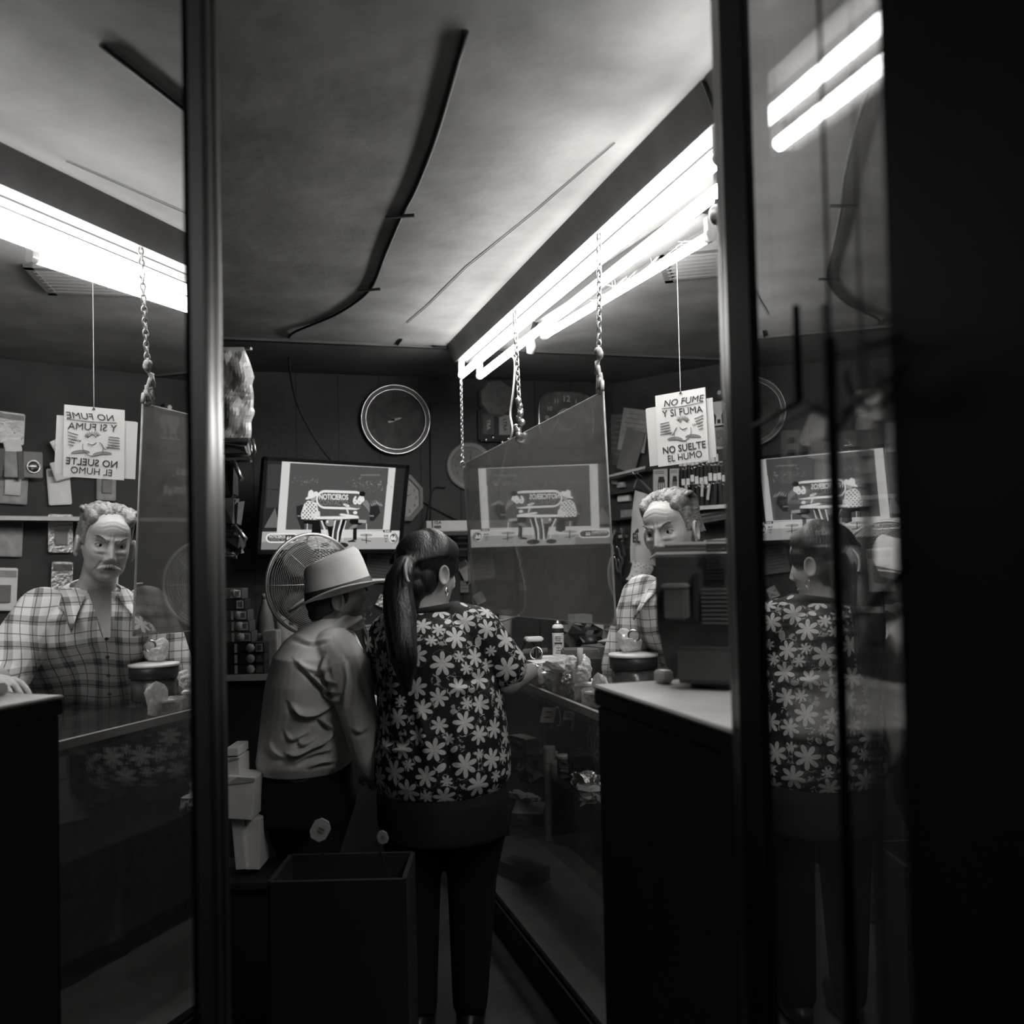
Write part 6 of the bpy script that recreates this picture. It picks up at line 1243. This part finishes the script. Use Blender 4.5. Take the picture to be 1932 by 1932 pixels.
# hair: cap, gathered ponytail with locks
hairw = mat('black_hair', .007, .45, var=.5, scale=30, bump=.3, bscale=60, stretch=(3, 3, .4))
q = MB(); q.ell(h2.w(0, -.028, .040), np.array((.088, .104, .094))*.96, h2.R, 28, 20); q.ell(h2.w(0, -.085, -.01), (.06, .045, .06), h2.R)
for g in (-1, 1): q.ell(h2.w(g*.066, .022, .030), (.016, .038, .044), h2.R @ rotx(.3))
for i in range(34):
    a = math.pi*(i/33)-math.pi/2; p0 = h2.w(.080*math.sin(a), .040+.026*math.cos(a)*.9, .052+.052*math.cos(a)); p1 = h2.w(.095*math.sin(a), -.03, .05+.085*math.cos(a)); p2_ = h2.w(.05*math.sin(a), -.125, .02+.035*math.cos(a))
    q.tube(smooth([p0, (p0+p1)/2+nrm((p0+p1)/2-h2.C)*.006, p1, p2_], 4), .0058, 6)
# ponytail root at the back of the head, hanging over the back
r0_ = P(766, 1062, D2-.11)
tail = smooth([h2.w(0, -.085, .0), r0_, P(757, 1080, D2-.145), P(752, 1115, D2-.165), P(755, 1165, D2-.20), P(758, 1215, D2-.235), P(764, 1262, D2-.24), P(770, 1305, D2-.235)], 6)
rr_ = np.interp(np.linspace(0, 1, len(tail)), [0, .12, .3, .55, .8, 1], [.024, .022, .036, .045, .038, .010]); q.tube(tail, rr_, 16)
q.ell(h2.w(0, -.078, -.050), (.064, .046, .058), h2.R); q.ell(h2.w(0, -.085, -.10), (.045, .036, .05), h2.R)
for g in (-1, 1): q.ell(h2.w(g*.058, -.050, -.020), (.02, .035, .05), h2.R)
for i in range(60):
    a = random.uniform(0, 2*math.pi); rad = random.uniform(.8, 1.08); e = random.uniform(.75, 1); k_ = max(8, int(len(tail)*e)); o_ = np.array([tail[j]+(ch*math.cos(a+j*.03)+cfh*math.sin(a+j*.03))*rr_[j]*rad for j in range(k_)])
    q.tube(o_, np.linspace(.0055, .003, k_), 6)
fuse(q, 'hair', .0040, hairw, m2, 1)
q = MB(); q.tube(smooth([P(768, 1056, D2-.15), P(764, 1072, D2-.19), P(767, 1092, D2-.21), P(771, 1100, D2-.22)]), .006, 8); q.build('hair_clip', mid, m2)
ec = h2.w(.088, -.002, -.050); q = MB(); q.torus(ec-np.array((0, 0, .012)), face_frame(nrm(np.cross(h2.f, (0, 0, 1.))+h2.f*.7)), .013, .0018, 24); q.build('earring', chrome, m2)
# blouse
blm = attr_mat('daisy_print', 'flower')
q = MB()
def s2(x, y, hw, hd, d=D2): return (P(x, y, d), ch*px2(hw, D2), cfh*hd)
loft(q, [s2(812, 1146, 44, .085), s2(814, 1158, 62, .11), s2(812, 1178, 88, .15), s2(812, 1205, 104, .175), s2(822, 1250, 112, .185), s2(830, 1310, 118, .19), s2(834, 1370, 124, .20), s2(835, 1425, 129, .20), s2(835, 1462, 129, .195), s2(833, 1486, 120, .18)], 44)
limb(q, [P(862, 1182, 2.9), P(896, 1196, 2.91), P(922, 1226, 2.92), P(950, 1256, 2.93)], [.075, .086, .080, .072]); limb(q, [P(760, 1182, 2.98), P(738, 1200, 3.0), P(722, 1255, 3.06)], [.07, .074, .066])
def flower(co, nr, me):
    co = fold_post([([(735, 1240), (745, 1300), (742, 1370)], 10, .012), ([(790, 1330), (800, 1380), (805, 1440)], 10, .010), ([(930, 1270), (920, 1310), (925, 1360)], 8, .012), ([(720, 1392), (740, 1402), (770, 1404)], 6, -.010), ([(870, 1340), (860, 1400), (866, 1460)], 10, .010), ([(910, 1290), (880, 1300), (850, 1300)], 8, .008)], .004, 5)(co, nr, me)
    n = len(co); at = np.full((n, 3), 9.0); rg = np.random.default_rng(12); order = rg.permutation(n)[:9000]; cen = []; 
    for ph, (Rmin, Rmax, kind) in enumerate(((.029, .040, 0), (.018, .027, 0), (.016, .026, 1), (.014, .024, 2))):
        for i in order[ph*2200:(ph+1)*2200]:
            R_ = rg.uniform(Rmin, Rmax); p = co[i]
            if cen and (np.linalg.norm(np.array([c[0] for c in cen])-p, axis=1) < (np.array([c[1] for c in cen])+R_)*(.90 if kind < 2 else .8)).any(): continue
            cen.append((p, R_))
            d = co-p; dist = np.linalg.norm(d, axis=1); sel = np.where((dist < R_*1.1) & (nr @ nr[i] > .2))[0]; nn = nr[i]; a = nrm(np.cross(nn, (.3, .2, 1))); b = np.cross(nn, a); th = rg.uniform(0, 6.28)
            u_ = d[sel] @ a/R_; v_ = d[sel] @ b/R_; ok = at[sel, 0] > 5; sel = sel[ok]; u_, v_ = u_[ok], v_[ok]
            at[sel, 0] = u_*math.cos(th)-v_*math.sin(th); at[sel, 1] = u_*math.sin(th)+v_*math.cos(th); at[sel, 2] = kind
    set_attr(me, 'pat', at); return co
fuse(q, 'blouse', .0036, blm, m2, 5, flower)
q = MB(); pth = [P(812, 1150, D2)+ch*px2(50, D2)*math.cos(a)*1.02+cfh*.09*math.sin(a)+np.array((0, 0, .012*math.cos(a*1))) for a in np.linspace(0, 2*math.pi, 40, endpoint=False)]; q.tube(np.array(pth), .013, 10, closed=True); q.build('neckband', black_cloth, m2)
trousers(m2, P(836, 1500, D2), ch*.195, cfh*.17, P(0, 1470, D2)[2], [(1, P(885, 1800, D2)), (-1, P(790, 1800, D2))], .11)

# ---------------------------------------------------------------- watchmaker
m3 = thing('person', 'grey-haired man with moustache in a plaid shirt working behind the counter', 'person', (1.62, 2.92, 0))
ff = nrm(-cfh*.80-ch*.60+np.array((0, 0, -.10))); tl = math.radians(6); rr0 = nrm(np.cross(ff, (0, 0, 1))); upv = np.cross(rr0, ff); upv = upv*math.cos(tl)+rr0*math.sin(tl)*1.0
h3 = Head(P(1263, 1003, 2.95), ff, upv, 1.0); q = MB(); h3.prims(q)
h3.k = 1.0
sf = nrm(ff*(1, 1, 0)); sr = nrm(np.cross(sf, (0, 0, 1.)))       # body facing, body right
nb = h3.w(0, -.07, -.16); limb(q, [h3.w(0, -.03, -.05), h3.w(0, -.055, -.12), nb-sf*.01], [.054, .055, .064])
chest = nb-np.array((0, 0, .16))-sf*.03; pel = np.array((1.66, 2.98, .95))
loft(q, [(nb+(0, 0, .0), sr*.10, sf*.07), (nb-(0, 0, .05), sr*.17, sf*.10), (chest, sr*.18, sf*.125), ((chest+pel)/2, sr*.18, sf*.15), (pel, sr*.175, sf*.14)])
sR = nb-np.array((0, 0, .055))+sr*.175; sL = nb-np.array((0, 0, .055))-sr*.175
eR = sR+np.array((0, 0, -.235))+sr*.06+sf*.02; wR = P(1212, 1218, 3.24); wR[2] = 1.195
eL = sL+np.array((0, 0, -.20))-sr*.10+sf*.06; wL = eL+sf*.20-sr*.06; wL[2] = 1.15
limb(q, [sR, eR, wR], [.062, .048, .031]); limb(q, [sL, eL, wL], [.062, .048, .031])
hand(q, wR, sf*.9-sr*.1+np.array((0, 0, -.05)), np.array((0, 0, 1.))+sr*.3, .95, 1.0, -1); hand(q, wL, sf+sr*.5, (0, 0, 1.), 1.0, .35, 1)
for sg in (-1, 1): limb(q, [pel+sr*sg*.09-(0, 0, .05), np.array((pel[0], pel[1], .5))+sr*sg*.09, np.array((pel[0], pel[1], .08))+sr*sg*.1], [.085, .06, .045])
def post3(co, nr, me):
    co = h3.shape(co, 1.0, 1.0, me); L_ = h3.loc(co); x, y, z = L_.T; lips = (y > .05)*np.exp(-((z+.071)/.010)**2-(x/.024)**2); st = (y > 0)*(z < -.045)*(z > -.13)*.14
    set_attr(me, 'tone', 1-.35*lips-st*np.random.default_rng(2).uniform(.3, 1, len(co))); return co
fuse(q, 'body', .003, skinA, m3, 2, post3)
hairg = mat('grey_hair', .20, .45, var=.55, scale=45, bump=.4, bscale=180, stretch=(1, 1, 1)); hairgd = mat('grey_brow', .16, .6, var=.4, scale=80); must = mat('grey_moustache', .36, .55, var=.25, scale=90)
h3.face(m3, skinA, hairgd, 1.0, .50, (.1, -.05))
q = MB(); q.ell(h3.w(0, -.038, .046), np.array((.076, .079, .066)), h3.R, 28, 20); q.ell(h3.w(0, -.070, .0), (.066, .05, .06), h3.R)
for g in (-1, 1): q.ell(h3.w(g*.070, -.022, .026), (.009, .026, .032), h3.R)
q.ell(h3.w(0, -.070, .058), (.076, .064, .068), h3.R)
for g in (-1, 1): q.ell(h3.w(g*.052, .004, .078), (.024, .050, .034), h3.R @ roty(g*.5)); q.ell(h3.w(g*.066, -.012, .050), (.012, .034, .034), h3.R)
for i in range(96):
    a = (i/95-.5)*2.3+random.uniform(-.06, .06); ph = random.uniform(0, 1.2)+i*.16; x0 = .068*math.sin(a); lay = random.uniform(.0, .012); e_ = random.uniform(1.1, 2.2); b0_ = .60+random.uniform(-.07, .1)+.12*abs(math.sin(a)); pts = []
    for j in range(14):
        u_ = j/13; b_ = b0_+u_*e_; R_ = .0755+lay*.6+.007*math.exp(-((u_-.25)/.25)**2)*math.cos(a)+.003*math.sin(u_*20+ph)
        pts.append(h3.w(x0*(1+.22*math.sin(b_))+.009*math.sin(u_*10+ph)*math.sin(math.pi*u_), -.030+R_*math.cos(b_)*1.04*math.cos(a*.55), .045+R_*math.sin(b_)*math.cos(a*.60)))
    q.tube(np.array(pts), np.interp(np.linspace(0, 1, 14), [0, .15, .8, 1], [.0025, .0052, .0050, .003]), 6)
for i in range(46):
    g = 1 if i % 2 else -1; z0 = .070-.075*(i//2)/23; y0_ = .040-.03*(i//2)/23; pts = [h3.w(g*(.065+.013*min(1, u_*2)+random.uniform(-.001, .001)), y0_-u_*.10, z0-.015*u_+.003*math.sin(u_*15+i)) for u_ in np.linspace(0, 1, 8)]; q.tube(np.array(pts), .0035, 6)
fuse(q, 'hair', .0024, hairg, m3, 1)
q = MB()
for i in range(70):
    u_ = random.uniform(-1, 1); p = h3.w(u_*.028, .092-.014*u_*u_, -.054-.010*abs(u_)+random.uniform(-.002, .002)); q.tube([p, p+(h3.r*u_*.008-h3.u*.006+h3.f*.003)*1.0, p+h3.r*u_*.013-h3.u*.012], [.0014, .0012, .0005], 5)
q.build('moustache', must, m3)
# plaid shirt with open collar
plm = attr_mat('plaid_shirt', 'plaid')
q = MB(); loft(q, [(nb+(0, 0, .015)-sf*.02, sr*.070, sf*.060), (nb-(0, 0, .012)-sf*.01, sr*.105, sf*.085), (nb-(0, 0, .035), sr*.15, sf*.10), (nb-(0, 0, .075), sr*.20, sf*.13), (chest, sr*.205, sf*.15), ((chest+pel)/2, sr*.205, sf*.18), (pel-(0, 0, .05), sr*.20, sf*.17)], 36)
limb(q, [sR-sr*.02, sR+(eR-sR)*.5, eR, eR+(wR-eR)*.12], [.071, .074, .072, .07]); limb(q, [sL+sr*.02, sL+(eL-sL)*.5, eL, eL+(wL-eL)*.12], [.078, .078, .074, .07])
def plaidp(co, nr, me):
    rs_ = np.random.default_rng(9); nz = 0
    for _ in range(7): k_ = rs_.normal(size=3)*14; nz = nz+np.sin(co @ k_+rs_.uniform(0, 6))
    u_ = (co-nb) @ sr; fr_ = np.abs(nr @ sf); sd_ = (co-nb) @ sf; uu = np.where(fr_ > .45, u_, u_+sd_*.8)
    set_attr(me, 'pat', np.stack([u_+.25*sd_+.004*nz, co[:, 2]+.02*u_+.003*nz, 0*u_], 1)); return co+nr*(nz/7*.006)[:, None]
fuse(q, 'shirt', .0045, plm, m3, 4, plaidp)
for sg in (-1, 1):
    rows2 = []
    for i in range(15):
        u_ = i/14; th = math.pi*(1-u_*.80); ri = .066; inner = nb+sr*sg*ri*math.sin(th)*1.12+sf*(ri*-math.cos(th)*-1 if False else -ri*math.cos(math.pi-th)*-1)*1.0
        inner = nb+sr*sg*ri*1.15*math.sin(th)+sf*(-.015+ri*1.05*(-math.cos(math.pi-th)*-1 if False else math.cos(th))+.040*u_**2)+np.array((0, 0, .045-.055*u_**1.5))
        ro = .096+.018*u_; outer = nb+sr*sg*ro*1.15*math.sin(th)+sf*(-.015+ro*1.1*math.cos(th)+.065*u_**1.5)+np.array((0, 0, .012-.085*u_**1.6))
        if i >= 13: outer = outer+sr*sg*.012*(i-12)+np.array((0, 0, -.022*(i-12)))+sf*.014*(i-12)
        rows2.append([inner, (inner+outer)/2+nrm((inner-nb)*(1, 1, 0))*.006+(0, 0, .006), outer])
    q = MB(); v = np.array(rows2).reshape(-1, 3); q.add(v, [(i*3+j, i*3+j+1, i*3+4+j, i*3+3+j) for i in range(14) for j in range(2)], 0, True); o = q.build('collar_flap', plm, m3); set_attr(o.data, 'pat', np.stack([(v-nb) @ sr*1.0+.02, v[:, 2]*1.0+.03, 0*v[:, 0]], 1)); o.modifiers.new('s', 'SOLIDIFY').thickness = .004
q = MB(); q.slab([nb+sr*.034+(0, 0, .012)+sf*.072, nb-sr*.034+(0, 0, .012)+sf*.072, nb-sr*.010-(0, 0, .135)+sf*.172, nb+sr*.010-(0, 0, .135)+sf*.172], -sf*.02); o = q.build('open_neck', skinA, m3); set_attr(o.data, 'tone', np.full(8, .4))  # skin tone lowered to paint in the shade inside the open collar
for k in range(4): MB().cyl(nb-(0, 0, .14+.055*k)+sf*(.160+.012*k), nb-(0, 0, .14+.055*k)+sf*(.166+.012*k), .0055, n=12).build('shirt_button', ink, m3)
loc_ = P(1196, 1200, 3.0); q = MB(); q.torus(loc_, face_frame(-cf), .018, .004, 28); lp = thing('loupe', 'shiny round loupe held up in the hand of the watchmaker', 'loupe', loc_); q.build('loupe_ring', chrome, lp); MB().cyl(loc_+cf*.002, loc_-cf*.004, .015, n=24).build('lens', clearp, lp); MB().cyl(loc_-cu*.02, wR+(wR-eR)*.3+np.array((0, 0, .01)), .004, n=8).build('handle', steel, lp)
tag(MB().rbox(wL+sf*.12+sr*.0+np.array((0, 0, -.035)), (.22, .10, .02), .006, rotz(.4)).build('work_tray', black), 'black flat tray under the hands of the watchmaker', 'tray')
c = np.array((1.30, 2.62, ZT));
